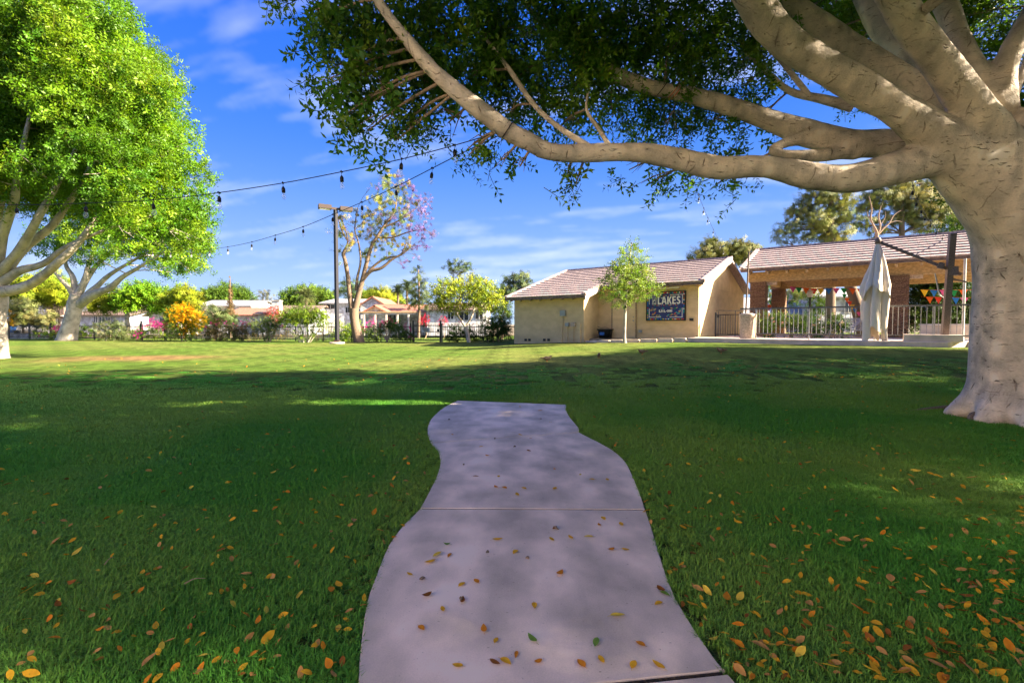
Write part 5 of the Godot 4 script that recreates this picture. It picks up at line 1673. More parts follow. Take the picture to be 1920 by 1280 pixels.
func fence_at(px: float) -> Vector3:
	var u := (px - 960.0) / F
	var a := Vector2(FA.x, -FA.z)
	var d := Vector2(FB.x - FA.x, -FB.z + FA.z)
	var s := (u * a.y - a.x) / (d.x - u * d.y)
	var p := a + d * s
	return Vector3(p.x, gh(p.x, -p.y), -p.y)

func fence_run(px0: float, px1: float, label: String, picket_mat: Material) -> void:
	var a := fence_at(px0)
	var b := fence_at(px1)
	var len := a.distance_to(b)
	var t := thing("iron_fence", label, "fence", a, atan2(-(b - a).z, (b - a).x))
	var n := maxi(1, int(round(len / 2.4)))
	var w := len / n
	var pk := BoxMesh.new()
	pk.size = Vector3(0.032, 1.16, 0.032)
	for i in n + 1: box_part(t, "post", Vector3(i * w, 0.68, 0), Vector3(0.07, 1.4, 0.07), M.iron)
	for i in n:
		var p := Node3D.new()
		p.name = "panel"
		t.add_child(p, true)
		p.position = Vector3(i * w, 0, 0)
		for y in [0.14, 1.12]: box_part(p, "rail", Vector3(w / 2, y, 0), Vector3(w - 0.07, 0.055, 0.04), M.iron)
		var k := int(w / 0.135)
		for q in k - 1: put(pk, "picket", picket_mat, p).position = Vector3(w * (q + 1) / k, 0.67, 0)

func iron_gate_at(px0: float, px1: float, label: String) -> void:
	var a := fence_at(px0)
	var b := fence_at(px1)
	var w := a.distance_to(b)
	var t := thing("iron_gate", label, "gate", a, atan2(-(b - a).z, (b - a).x))
	for x in [0.0, w]: box_part(t, "post", Vector3(x, 0.78, 0), Vector3(0.12, 1.6, 0.12), M.iron)
	for y in [0.15, 0.75, 1.2]: box_part(t, "rail", Vector3(w / 2, y, 0), Vector3(w - 0.12, 0.05, 0.04), M.iron)
	var k := int(w / 0.13)
	for q in k - 1: box_part(t, "picket", Vector3(w * (q + 1) / k, 0.72, 0), Vector3(0.024, 1.2, 0.024), M.iron)
	box_part(t, "lock_box", Vector3(w - 0.16, 0.85, 0.05), Vector3(0.14, 0.2, 0.06), M.black)

func shrub(label: String, px: float, d: float, stems: Array, rows: Array, cols: Array, dense := 30.0, size := 1.3, meshes: Array = [], called := "shrub", spots: Array = [], spot_cols: Array = [], group := "") -> void:
	var base := stand(px, d)
	var t := thing(called, label, "shrub", base, 0.0, group)
	var blobs := []
	for a in rows:
		var dd := d + rng.randf_range(-0.25, 0.25)
		blobs.append([pix(a[0], a[1], dd), Vector3(a[2], a[3], (a[2] + a[3]) * 0.5) * dd / F])
	foliage(t, "foliage", local(blobs, base), dense * 2.6, size, cols, meshes if meshes else sprigs, M.leaf_far, 0.0, 0.2)
	var m := MB.new()
	for s in stems:
		var p: Array = smooth_line([base + Vector3((s[0] - px) * d / F, -0.1, rng.randf_range(-0.15, 0.15)), pix((s[0] + s[1]) / 2 + 2, (s[2] + 640) / 2, d), pix(s[1], s[2], d)], 4)
		for i in p.size(): p[i] = p[i] - base
		m.tube(p, smooth_line([0.06, 0.045, 0.02], 4), 6)
	if stems: part(m, "stem", M.bark_pale if label.contains("bare") else M.twig, t)
	if spots:
		var fl := []
		for a in spots: fl.append([pix(a[0], a[1], d - 0.4), Vector3(a[2], a[2], a[2]) * d / F])
		foliage(t, "blossom", local(fl, base), 170.0, 0.9, spot_cols, sprigs, M.petal, 0.0, 0.0)

func along_fence() -> void:
	fence_run(-60, 262, "black iron picket fence behind the white ficus trunk", M.iron)
	iron_gate_at(265, 309, "black iron gate beside the yellow flowering bush")
	fence_run(311, 770, "black iron picket fence along the lake behind the lamp post", M.steel)  # black iron pickets coloured pale steel, their sunlit gleam put into the colour
	iron_gate_at(775, 826, "black iron gate with white notice near the lime green tree")
	fence_run(829, 985, "short black iron fence run next to the pool house", M.iron)
	var g := fence_at(797)
	var nt := thing("notice_board", "small white notice hanging on the black iron gate", "sign", g + Vector3(0.05, 0.88, 0.08), 0.0)
	box_part(nt, "board", Vector3(0, 0, 0), Vector3(0.62, 0.36, 0.02), M.white)
	for i in 3: box_part(nt, "print_line", Vector3(0, 0.1 - i * 0.09, 0.012), Vector3(0.46 - 0.08 * i, 0.03, 0.006), M.black)
	var wl := fence_at(18)
	var w := thing("low_wall", "low white wall under the fence beside the pale trunk", "wall", Vector3(wl.x - 3.0, 0, wl.z - 0.5), 0.19)
	box_part(w, "wall", Vector3(2.0, 0.2, 0), Vector3(7.6, 0.46, 0.2), M.white)
	box_part(w, "coping", Vector3(2.0, 0.45, 0), Vector3(7.7, 0.05, 0.26), M.cream)
	var grey := [Color(0.16, 0.19, 0.09), Color(0.2, 0.21, 0.12), Color(0.11, 0.15, 0.06)]
	var green := [Color(0.14, 0.23, 0.02), Color(0.18, 0.27, 0.025), Color(0.1, 0.18, 0.02)]
	var dark := [Color(0.03, 0.07, 0.015), Color(0.045, 0.09, 0.02), Color(0.06, 0.11, 0.02)]
	var brown := [Color(0.16, 0.12, 0.06), Color(0.1, 0.1, 0.03), Color(0.2, 0.14, 0.08), Color(0.07, 0.09, 0.03)]
	var magenta := [Color(0.55, 0.03, 0.30), Color(0.62, 0.06, 0.38), Color(0.45, 0.02, 0.25)]
	var red := [Color(0.6, 0.02, 0.09), Color(0.5, 0.02, 0.06)]
	shrub("grey green shrub with bare woody stems beside the fence gate", 208, 38.0, [[200, 190, 612], [206, 205, 610], [212, 225, 612]], [[205, 610, 18, 7], [222, 608, 12, 6], [220, 625, 18, 12], [232, 628, 10, 10], [190, 620, 8, 12], [205, 632, 16, 7]], grey, 60)
	shrub("round bush covered in bright yellow flowers at the gate", 343, 37.0, [[340, 330, 600], [344, 350, 600], [348, 372, 615]], [[345, 590, 24, 14], [325, 600, 16, 14], [365, 598, 18, 14], [345, 612, 26, 14], [370, 615, 12, 12], [330, 622, 14, 10], [356, 628, 14, 8]], green, 40, 1.4, [], "flowering_bush", [[340, 580, 12], [352, 584, 14], [325, 592, 11], [368, 592, 12], [378, 600, 8], [345, 596, 12], [360, 606, 10], [332, 605, 9], [372, 612, 7], [348, 618, 8], [340, 628, 6], [318, 600, 6], [366, 625, 6]], [Color(0.72, 0.42, 0.01), Color(0.7, 0.34, 0.01), Color(0.75, 0.5, 0.03)])
	shrub("vase shaped clipped shrub with grey green flat top", 500, 35.2, [[495, 485, 612], [500, 500, 610], [505, 518, 612]], [[488, 605, 17, 8], [508, 603, 16, 8], [520, 606, 10, 8], [502, 615, 22, 7], [502, 630, 10, 11], [488, 622, 7, 7], [515, 622, 7, 8]], [Color(0.12, 0.17, 0.06), Color(0.08, 0.13, 0.035), Color(0.16, 0.2, 0.08)], 70, 1.1)
	shrub("big leafy green bush with many bare pale stems", 572, 34.8, [[568, 545, 612], [570, 560, 606], [573, 575, 604], [576, 590, 608], [578, 603, 612], [565, 538, 618]], [[570, 586, 30, 10], [545, 592, 17, 11], [598, 592, 16, 12], [570, 598, 34, 10], [604, 604, 10, 12], [536, 603, 10, 10], [560, 625, 7, 9], [584, 622, 9, 9]], green, 55, 1.3)
	shrub("dark green windswept shrub leaning by the jacaranda", 722, 34.8, [[728, 708, 622], [726, 718, 612], [724, 735, 608]], [[738, 606, 14, 7], [726, 610, 16, 7], [712, 616, 13, 7], [702, 625, 9, 8], [700, 635, 8, 6], [742, 616, 10, 8], [735, 614, 12, 6]], dark, 90, 1.0)
	shrub("dark rounded hedge bush with purple blooms at the gate", 757, 34.6, [], [[752, 625, 14, 13], [765, 628, 12, 12], [745, 632, 9, 8]], dark, 70, 1.1, [], "shrub", [[755, 612, 4], [768, 615, 4], [772, 630, 4]], magenta)
	shrub("glossy dark green hedge under the lime green tree", 868, 34.4, [], [[852, 626, 14, 14], [865, 622, 14, 12], [882, 628, 14, 13], [845, 632, 9, 8], [895, 630, 9, 10]], dark, 70, 1.1, [], "shrub", [[862, 610, 5], [884, 611, 5]], magenta)
	shrub("wide dark clipped hedge against the end of the pool house", 925, 32.0, [[915, 908, 625], [925, 920, 620], [935, 930, 622]], [[930, 605, 22, 9], [948, 600, 12, 10], [915, 612, 16, 10], [935, 618, 22, 12], [908, 625, 10, 10], [950, 620, 8, 18], [925, 632, 20, 8]], dark, 70, 1.2)
	var tb := 0
	for a in [["magenta bougainvillea hedge on the fence behind the white trunk", 100, 41.4, [[75, 628, 12, 7], [95, 625, 13, 9], [112, 624, 14, 9], [140, 628, 10, 8], [160, 622, 16, 9]], [[105, 616, 8], [112, 624, 5], [72, 632, 3], [95, 630, 3], [118, 612, 5]]],
			["magenta bougainvillea on the fence right beside the iron gate", 290, 39.0, [[255, 626, 9, 10], [285, 622, 14, 10], [300, 628, 12, 8], [320, 632, 10, 7]], [[258, 628, 7], [262, 618, 5], [285, 608, 9], [300, 610, 9], [312, 612, 6], [256, 636, 4]]],
			["rusty brown bougainvillea hedge along the fence near the cypress", 430, 37.6, [[395, 618, 14, 12], [420, 616, 16, 12], [445, 618, 16, 12], [468, 616, 14, 12], [405, 630, 18, 8], [440, 630, 20, 9], [470, 632, 14, 8], [530, 625, 14, 11], [385, 630, 9, 9], [600, 625, 10, 12]], [[382, 612, 4], [405, 606, 5], [420, 604, 5], [440, 608, 4], [465, 606, 5], [395, 608, 3], [455, 604, 4], [530, 612, 4]]],
			["leafy vine with magenta flowers on the fence behind the jacaranda", 690, 36.4, [[640, 618, 14, 12], [665, 620, 14, 12], [650, 632, 18, 8], [690, 622, 14, 12], [705, 628, 14, 10], [625, 628, 10, 10]], [[688, 610, 6], [700, 605, 7], [712, 606, 6], [680, 612, 5], [725, 604, 6], [740, 606, 5]]]]:
		shrub(a[0], a[1], a[2], [], a[3], brown if a[0].contains("rusty") else green, 26, 1.6, [], "bougainvillea", a[4], magenta)
	for a in [["scarlet bougainvillea mound behind the gate notice", 797, 44.0, [[797, 600, 8, 8]]], ["smaller scarlet bougainvillea past the black gate", 831, 44.0, [[831, 603, 7, 6]]], ["dull red bougainvillea mound by the white chimney house", 516, 48.0, [[516, 590, 14, 7]]]]:
		shrub(a[0], a[1], a[2], [[a[1], a[1], 615]], a[3], [Color(0.12, 0.1, 0.03)], 12, 1.5, [], "bougainvillea", [[a[1], a[3][0][1], a[3][0][2] * 1.05]], red if not a[0].contains("dull") else [Color(0.4, 0.08, 0.08), Color(0.28, 0.1, 0.06)])

func lamp_post() -> void:
	var base := on_lawn(632, 644)
	var d := -base.z
	var t := thing("lamp_post", "tall dark lamp post with two brown box heads", "lamp post", base)
	var m := MB.new()
	m.lathe([Vector2(0.0, -0.1), Vector2(0.5, -0.1), Vector2(0.5, 0.07), Vector2(0.47, 0.1), Vector2(0.0, 0.1)], 24)
	part(m, "footing", M.concrete, t)
	box_part(t, "base_cover", Vector3(0, 0.17, 0), Vector3(0.34, 0.16, 0.34), M.lamp_box)
	var top := pix(627.5, 394, d).y - base.y
	box_part(t, "pole", Vector3(0, top / 2, 0), Vector3(0.2, top, 0.2), M.pole, Basis(Vector3.UP, -0.5))
	box_part(t, "arm", Vector3(0, top + 0.1, 0), Vector3(0.7, 0.14, 0.14), M.lamp_box, Basis(Vector3.UP, 0.5))
	for s in [-1, 1]:
		var b := Basis(Vector3.UP, 0.5)
		var c: Vector3 = b * Vector3(s * 0.68, 0.14, 0) + Vector3(0, top, 0)
		var h := box_part(t, "lamp_head", c, Vector3(0.8, 0.26, 0.55), M.lamp_box, b)
		box_part(h, "lens", c - Vector3(0, 0.135, 0), Vector3(0.66, 0.03, 0.42), M.lens, b)

# ---------------------------------------------------------------- strings of lights
func light_string(label: String, rows: Array, bulbs: Array, drop: float, tight := 6) -> void:
	var p := []
	for a in rows: p.append(pix(a[0], a[1], a[2]))
	var at: Vector3 = p[0]
	var t := thing("string_lights", label, "string lights", at)
	var line := smooth_line(p, tight)
	var m := MB.new()
	var pts := []
	var rad := []
	for q in line:
		pts.append(q - at); rad.append(0.0055)
	m.tube(pts, rad, 6)
	part(m, "cable", M.cable, t)
	var sock := MB.new()
	sock.tube([Vector3(0, 0.02, 0), Vector3(0, -drop, 0)], [0.003, 0.003], 5)
	sock.lathe([Vector2(0.0, -drop - 0.065), Vector2(0.021, -drop - 0.065), Vector2(0.022, -drop - 0.02), Vector2(0.014, -drop), Vector2(0.005, -drop + 0.01), Vector2(0.0, -drop + 0.01)], 10)
	sock.tube([Vector3(-0.018, 0.002, 0), Vector3(0.018, 0.002, 0)], [0.011, 0.011], 6)
	var smesh := sock.done()
	var gl := MB.new()
	gl.lathe([Vector2(0.0, -drop - 0.155), Vector2(0.014, -drop - 0.15), Vector2(0.026, -drop - 0.128), Vector2(0.028, -drop - 0.11), Vector2(0.022, -drop - 0.085), Vector2(0.014, -drop - 0.066)], 12)
	var gmesh := gl.done()
	var fil := MB.new()
	fil.tube([Vector3(-0.006, -drop - 0.07, 0), Vector3(-0.01, -drop - 0.12, 0), Vector3(0.01, -drop - 0.12, 0), Vector3(0.006, -drop - 0.07, 0)], [0.0012, 0.0012, 0.0012, 0.0012], 4)
	var fmesh := fil.done()
	for u in bulbs:
		var best := 1e9
		var where := Vector3.ZERO
		for q in line:
			pass
		for k in line.size() - 1:
			for f in 4:
				var q: Vector3 = (line[k] as Vector3).lerp(line[k + 1], f / 4.0)
				var d := -q.z * cos(PITCH) - (q.y - EYE) * sin(PITCH)
				var px := 960 + F * q.x / d
				var py := 640 - F * ((q.y - EYE) * cos(PITCH) - q.z * sin(PITCH)) / d
				var e := absf((py if label.contains("roof") or label.contains("mast") else px) - u)
				if e < best:
					best = e; where = q
		var s := put(smesh, "socket", M.cable, t)
		s.position = where - at
		s.rotation = Vector3(rng.randf_range(-0.1, 0.1), rng.randf() * 3.0, rng.randf_range(-0.12, 0.12))
		put(gmesh, "bulb", M.glass, s)
		put(fmesh, "filament", M.galv, s)

func make_strings() -> void:
	light_string("upper black cable of clear bulbs from the limb towards the tall ficus", [[950, 243, 5.2], [860, 270, 5.3], [753, 298, 5.5], [640, 322, 5.7], [530, 343, 5.9], [410, 361, 6.1], [286, 375, 6.4], [160, 381, 6.6], [30, 384, 6.9], [-120, 380, 7.2]], [30, 160, 286, 410, 530, 641, 753, 853], 0.05)
	light_string("lower doubled cable of clear bulbs sagging towards the fence ficus", [[952, 246, 5.2], [856, 292, 5.9], [742, 350, 7.0], [676, 380, 7.9], [624, 402, 8.8], [568, 425, 9.8], [516, 441, 10.9], [470, 454, 12.0], [425, 463, 13.2], [390, 467, 14.2], [340, 470, 15.2], [280, 469, 16.0], [210, 462, 16.6], [150, 452, 17.2]], [808, 742, 679, 624, 568, 516, 472, 426, 394, 358, 318, 286], 0.06)
	light_string("string of bulbs dropping from the crown to the roof ridge of the pool house", [[1268, 180, 7.0], [1285, 270, 9.0], [1305, 350, 12.0], [1322, 395, 15.0], [1338, 430, 18.0], [1349, 452, 20.5], [1358, 470, 22.5], [1368, 483, 24.0]], [365, 390, 408, 430, 446, 456, 468], 0.08)
	light_string("string of bulbs from the lowest limb to the umbrella mast top", [[1708, 326, 6.3], [1712, 345, 8.0], [1720, 372, 10.0], [1732, 395, 12.0], [1745, 415, 14.0], [1760, 434, 15.5], [1775, 443, 16.2], [1787, 446, 16.3]], [348, 372, 388, 402, 416, 430, 440], 0.09)
	light_string("loose string of bulbs wound between the roof corner and the slim pole", [[1374, 486, 25.0], [1382, 494, 24.0], [1390, 496, 22.5], [1396, 484, 21.4], [1399, 474, 21.2]], [1378, 1384, 1390, 1395], 0.07)

# ---------------------------------------------------------------- birds
func doves() -> void:
	for a in [[1205, 665, 0.2, "dove on the lawn with its tail raised, before the young tree"], [1025, 678, 3.3, "dove standing alone in the shaded grass beyond the path end"], [1123, 672, 1.5, "dove seen end on at the edge of the shade"], [1353, 663, 0.1, "dove pecking at the shade edge before the patio"]]:
		var p := on_lawn(a[0], a[1])
		var t := thing("dove", "small grey brown " + a[3], "bird", p, a[2], "doves on the lawn")
		var m := MB.new()
		m.tube(smooth_line([Vector3(0.19, 0.115, 0), Vector3(0.1, 0.11, 0), Vector3(0.0, 0.1, 0), Vector3(-0.07, 0.105, 0), Vector3(-0.105, 0.135, 0), Vector3(-0.12, 0.16, 0), Vector3(-0.145, 0.165, 0), Vector3(-0.165, 0.158, 0)], 4), smooth_line([0.012, 0.025, 0.055, 0.05, 0.028, 0.025, 0.02, 0.003], 4), 12)
		part(m, "body", M.bark_brown, t)
		for s in [-1, 1]:
			var w := MB.new()
			w.leaf(Vector3(-0.06, 0.125, s * 0.045), Vector3(0.98, -0.05, 0).normalized(), Vector3(0, 0.9, s * 0.3).normalized(), 0.18, 0.08, 0.1)
			part(w, "wing", M.mast, t)
			var l := MB.new()
			l.tube([Vector3(-0.01, 0.06, s * 0.022), Vector3(-0.005, 0.0, s * 0.024), Vector3(-0.03, 0.0, s * 0.026)], [0.005, 0.004, 0.003], 5)
			part(l, "leg", M.orange_tape, t)

# ---------------------------------------------------------------- houses across the lake
func house(label: String, px0: float, px1: float, eave: float, ridge: float, d: float, deep: float, wall: Material, roof: Material, gable_front: bool, windows: Array, over := 0.5) -> Node3D:
	var x0 := pix(px0, 600, d).x
	var x1 := pix(px1, 600, d).x
	var ey := pix(px0, eave, d).y + 0.06
	var ry := pix(px0, ridge, d).y + 0.06
	var at := Vector3((x0 + x1) / 2, -0.06, -d)
	var t := thing("house", label, "house", at)
	var w := x1 - x0
	var m := MB.new()
	m.box(Vector3(0, ey / 2, -deep / 2), Vector3(w, ey, deep))
	if gable_front:
		m.tri(Vector3(-w / 2, ey, 0), Vector3(w / 2, ey, 0), Vector3(0, ry - 0.1, 0))
		m.tri(Vector3(w / 2, ey, -deep), Vector3(-w / 2, ey, -deep), Vector3(0, ry - 0.1, -deep))
	else:
		m.tri(Vector3(w / 2, ey, 0), Vector3(w / 2, ey, -deep), Vector3(w / 2, ry - 0.1, -deep / 2))
		m.tri(Vector3(-w / 2, ey, -deep), Vector3(-w / 2, ey, 0), Vector3(-w / 2, ry - 0.1, -deep / 2))
	part(m, "wall", wall, t)
	var r := MB.new()
	for s in [-1.0, 1.0]:
		if gable_front:
			var c := Vector3(s * (w / 4 + over / 2), (ey + ry) / 2 - over * (ry - ey) / w * 0.5, -deep / 2)
			var a := atan2(ry - ey, w / 2)
			r.box(c, Vector3(Vector2(w / 2 + over, (ry - ey) * (1 + over * 2 / w)).length(), 0.16, deep + over * 2), Basis(Vector3.BACK, -s * a))
		else:
			var a := atan2(ry - ey, deep / 2)
			var c := Vector3(0, (ey + ry) / 2 - over * (ry - ey) / deep * 0.5, -deep / 2 + s * (deep / 4 + over / 2))
			r.box(c, Vector3(w + over * 2, 0.16, Vector2(deep / 2 + over, (ry - ey) * (1 + over * 2 / deep)).length()), Basis(Vector3.RIGHT, s * a))
	var ro := part(r, "roof", roof, t)
	var rc := MB.new()
	if gable_front: rc.box(Vector3(0, ry + 0.06, -deep / 2), Vector3(0.3, 0.14, deep + over * 2))
	else: rc.box(Vector3(0, ry + 0.06, -deep / 2), Vector3(w + over * 2, 0.14, 0.3))
	part(rc, "ridge_cap", roof, ro)
	for q in windows:
		var a := pix(q[0], q[1], d) - at
		var b := pix(q[2], q[3], d) - at
		var c := (a + b) / 2
		var f := box_part(t, "window", Vector3(c.x, c.y, 0.02), Vector3(b.x - a.x + 0.16, a.y - b.y + 0.16, 0.08), M.white)
		box_part(f, "pane", Vector3(c.x, c.y, 0.065), Vector3(b.x - a.x, a.y - b.y, 0.02), M.window)
		box_part(f, "mullion", Vector3(c.x, c.y, 0.08), Vector3(0.07, a.y - b.y, 0.02), M.white)
	return t

func houses() -> void:
	var h := house("white two storey house with balconies behind the olive shrubs", 18, 262, 552, 545, 72, 12, M.white, M.grey_roof, false, [[30, 572, 46, 598], [88, 560, 118, 580], [60, 566, 72, 590]])
	for px in [40, 102]:
		var a: Vector3 = pix(px, 592, 71.3) - h.position
		var b := box_part(h, "balcony", a, Vector3(3.4, 0.16, 1.2), M.cream)
		for i in 9: box_part(b, "bar", a + Vector3(-1.6 + i * 0.4, 0.5, 0.55), Vector3(0.04, 0.95, 0.04), M.iron)
		box_part(b, "handrail", a + Vector3(0, 1.0, 0.55), Vector3(3.4, 0.06, 0.06), M.iron)
	box_part(h, "timber_panel", pix(104, 575, 71.8) - h.position, Vector3(2.6, 3.4, 0.3), M.brown_roof)
	house("pale blue house with sunroom windows beside the white trunk", 140, 242, 590, 577, 66, 9, M.grey_wall, M.brown_roof, false, [[176, 592, 182, 604], [186, 594, 196, 606], [199, 595, 206, 606], [209, 595, 215, 606]])
	house("cream house with dark gable roof behind the yellow flowering bush", 278, 332, 590, 578, 64, 9, M.cream, M.brown_roof, true, [[300, 596, 308, 604]])
	house("white two storey house with grey roof behind the tall cypress", 366, 468, 573, 561, 82, 11, M.white, M.grey_roof, false, [[372, 578, 384, 590]])
	house("white house with plain red tiled roof behind the bougainvillea", 424, 498, 590, 576, 68, 9, M.white, M.red_roof, false, [[432, 596, 445, 606]])
	var c := house("blue white house with a square white chimney and brown roof", 484, 578, 588, 571, 64, 10, M.grey_wall, M.brown_roof, false, [[545, 594, 560, 604]])
	var cp: Vector3 = pix(519, 580, 63.6) - c.position
	var ch := box_part(c, "chimney", cp + Vector3(0, -0.2, 0), Vector3(1.0, 2.6, 0.8), M.white)
	box_part(ch, "chimney_cap", cp + Vector3(0, 1.14, 0), Vector3(1.16, 0.12, 0.96), M.cream)
	var b := house("white two storey house with grey roof behind the jacaranda trunk", 606, 690, 568, 558, 70, 11, M.white, M.grey_roof, false, [[612, 571, 627, 579], [648, 576, 656, 586], [690 - 22, 588, 676, 598]])
	house("white gabled house wing with red verge tiles behind the jacaranda", 676, 722, 572, 557, 69.5, 10, M.white, M.red_roof, true, [], 0.35)
	var o := house("white bungalow with orange tiled roof and timber patio cover", 690, 806, 586, 569, 62, 10, M.white, M.red_roof, false, [[738, 590, 746, 606], [704, 592, 709, 604], [728, 590, 733, 604]])
	for i in 6:
		var a: Vector3 = pix(682 + i * 21, 590, 58.6) - o.position
		box_part(o, "patio_post", Vector3(a.x, a.y / 2, a.z), Vector3(0.2, a.y, 0.2), M.cream)
	var pa: Vector3 = pix(736, 588, 58.8) - o.position
	box_part(o, "patio_beam", pa, Vector3(8.6, 0.22, 0.2), M.cream)
	box_part(o, "patio_cover", pa + Vector3(0, 0.18, -1.6), Vector3(8.8, 0.12, 3.6), M.wood)
	house("small white gable with orange roof over the patio", 684, 722, 584, 574, 59.5, 4, M.white, M.red_roof, true, [], 0.35)
	house("white house with wide dark windows behind the lime green tree", 800, 912, 580, 566, 58, 10, M.white, M.brown_roof, false, [[840, 586, 850, 598], [862, 585, 878, 600], [892, 584, 905, 598]])
	house("grey roofed house seen through the pavilion", 1400, 1532, 588, 555, 52, 10, M.grey_wall, M.grey_roof, false, [[1470, 592, 1490, 604]])
	house("pale grey house seen between the pines through the pavilion", 1535, 1650, 556, 540, 50, 9, M.grey_wall, M.grey_roof, false, [[1585, 565, 1596, 585]])
	# parked cars and a boat seen as slivers through the fence
	for a in [[22, 624, 64.5, M.blue, "blue car parked beyond the fence by the white wall", 0.0], [55, 623, 64.5, M.white, "white car parked beyond the fence near the blue car", 0.0]]:
		var p: Vector3 = pix(a[0], 627, a[2])
		p.y = -0.06
		var t := thing("parked_car", a[4], "car", p)
		var m := MB.new()
		m.tube(smooth_line([Vector3(-2.0, 0.62, 0), Vector3(-1.4, 0.7, 0), Vector3(0, 0.72, 0), Vector3(1.5, 0.68, 0), Vector3(2.05, 0.6, 0)], 3), smooth_line([0.3, 0.5, 0.52, 0.48, 0.26], 3), 10)
		part(m, "body", a[3], t)
		var k := MB.new()
		k.tube(smooth_line([Vector3(-1.1, 1.05, 0), Vector3(-0.5, 1.2, 0), Vector3(0.4, 1.2, 0), Vector3(1.0, 1.0, 0)], 3), smooth_line([0.15, 0.36, 0.36, 0.12], 3), 8)
		part(k, "cabin", M.window, t)
		for x in [-1.25, 1.3]:
			for z in [-0.5, 0.5]:
				var wl := MB.new()
				wl.tube([Vector3(x, 0.31, z - 0.1), Vector3(x, 0.31, z + 0.1)], [0.31, 0.31], 14)
				part(wl, "wheel", M.black, t)

# ---------------------------------------------------------------- trees beyond
func far_tree(label: String, px: float, d: float, trunk_w: float, top: float, rows: Array, cols: Array, per_m3: float, size: float, meshes: Array, called := "tree", bark: Material = null, core := 0.3, group := "") -> void:
	var base := Vector3(pix(px, 600, d).x, -0.06 if d > 46 else gh(pix(px, 600, d).x, -d), -d)
	var tp := pix(px, top, d)
	var limbs := [[[base + Vector3(0, -0.2, 0), base.lerp(tp, 0.5) + Vector3(0.1, 0, 0), tp], [trunk_w, trunk_w * 0.7, trunk_w * 0.35]]]
	var blobs := []
	for a in rows:
		var dd: float = d + rng.randf_range(-0.5, 0.5) * a[2] * d / F
		blobs.append([pix(a[0], a[1], dd), Vector3(a[2], a[3], (a[2] + a[3]) * 0.5) * dd / F])
	tree_at(called, label, base, limbs, blobs, bark if bark else M.bark_brown, per_m3 * 2.2, size, cols, meshes, M.leaf_far, group, trunk_w * 0.22, 0.0, core)

func palm(label: String, px: float, top: float, d: float, frond: float, col: Color) -> void:
	var base := Vector3(pix(px, 600, d).x, -0.06, -d)
	var tp := pix(px, top, d)
	var t := thing("palm_tree", label, "tree", base, 0.0)
	limb(t, "trunk", [base, base.lerp(tp, 0.5), tp], [0.28, 0.2, 0.2], M.bark_brown, base, 8)
	var m := MB.new()
	var n := 12
	for i in n:
		var s := float(i) / n
		var p := Vector3(s, 0.32 * sin(s * 2.6) - 0.25 * s * s, 0) * frond
		for z in [-1.0, 1.0]:
			m.col = Color(1, 1, 1) * (0.8 + 0.3 * s)
			m.leaf(p, Vector3(0.55, -0.25, z).normalized(), Vector3(0.8, 0.1, -z * 0.5).normalized(), frond * 0.34 * sin(PI * (0.15 + 0.8 * s)), frond * 0.05, 0.1)
	m.tube([Vector3.ZERO, Vector3(0.5, 0.28, 0) * frond, Vector3(1.0, -0.08, 0) * frond], [0.04, 0.03, 0.01], 4, false)
	var xf := []
	var cols := []
	for i in 46:
		var b := Basis(Vector3.UP, i * 2.4) * Basis(Vector3.BACK, lerpf(1.2, -0.9, float(i) / 46) + rng.randf_range(-0.15, 0.15))
		xf.append(Transform3D(b.scaled(Vector3.ONE * rng.randf_range(0.85, 1.1)), tp - base))
		cols.append(jitter(col, 0.2))
	many(m.done(), "crown", M.leaf_far, t, xf, cols, "stuff")

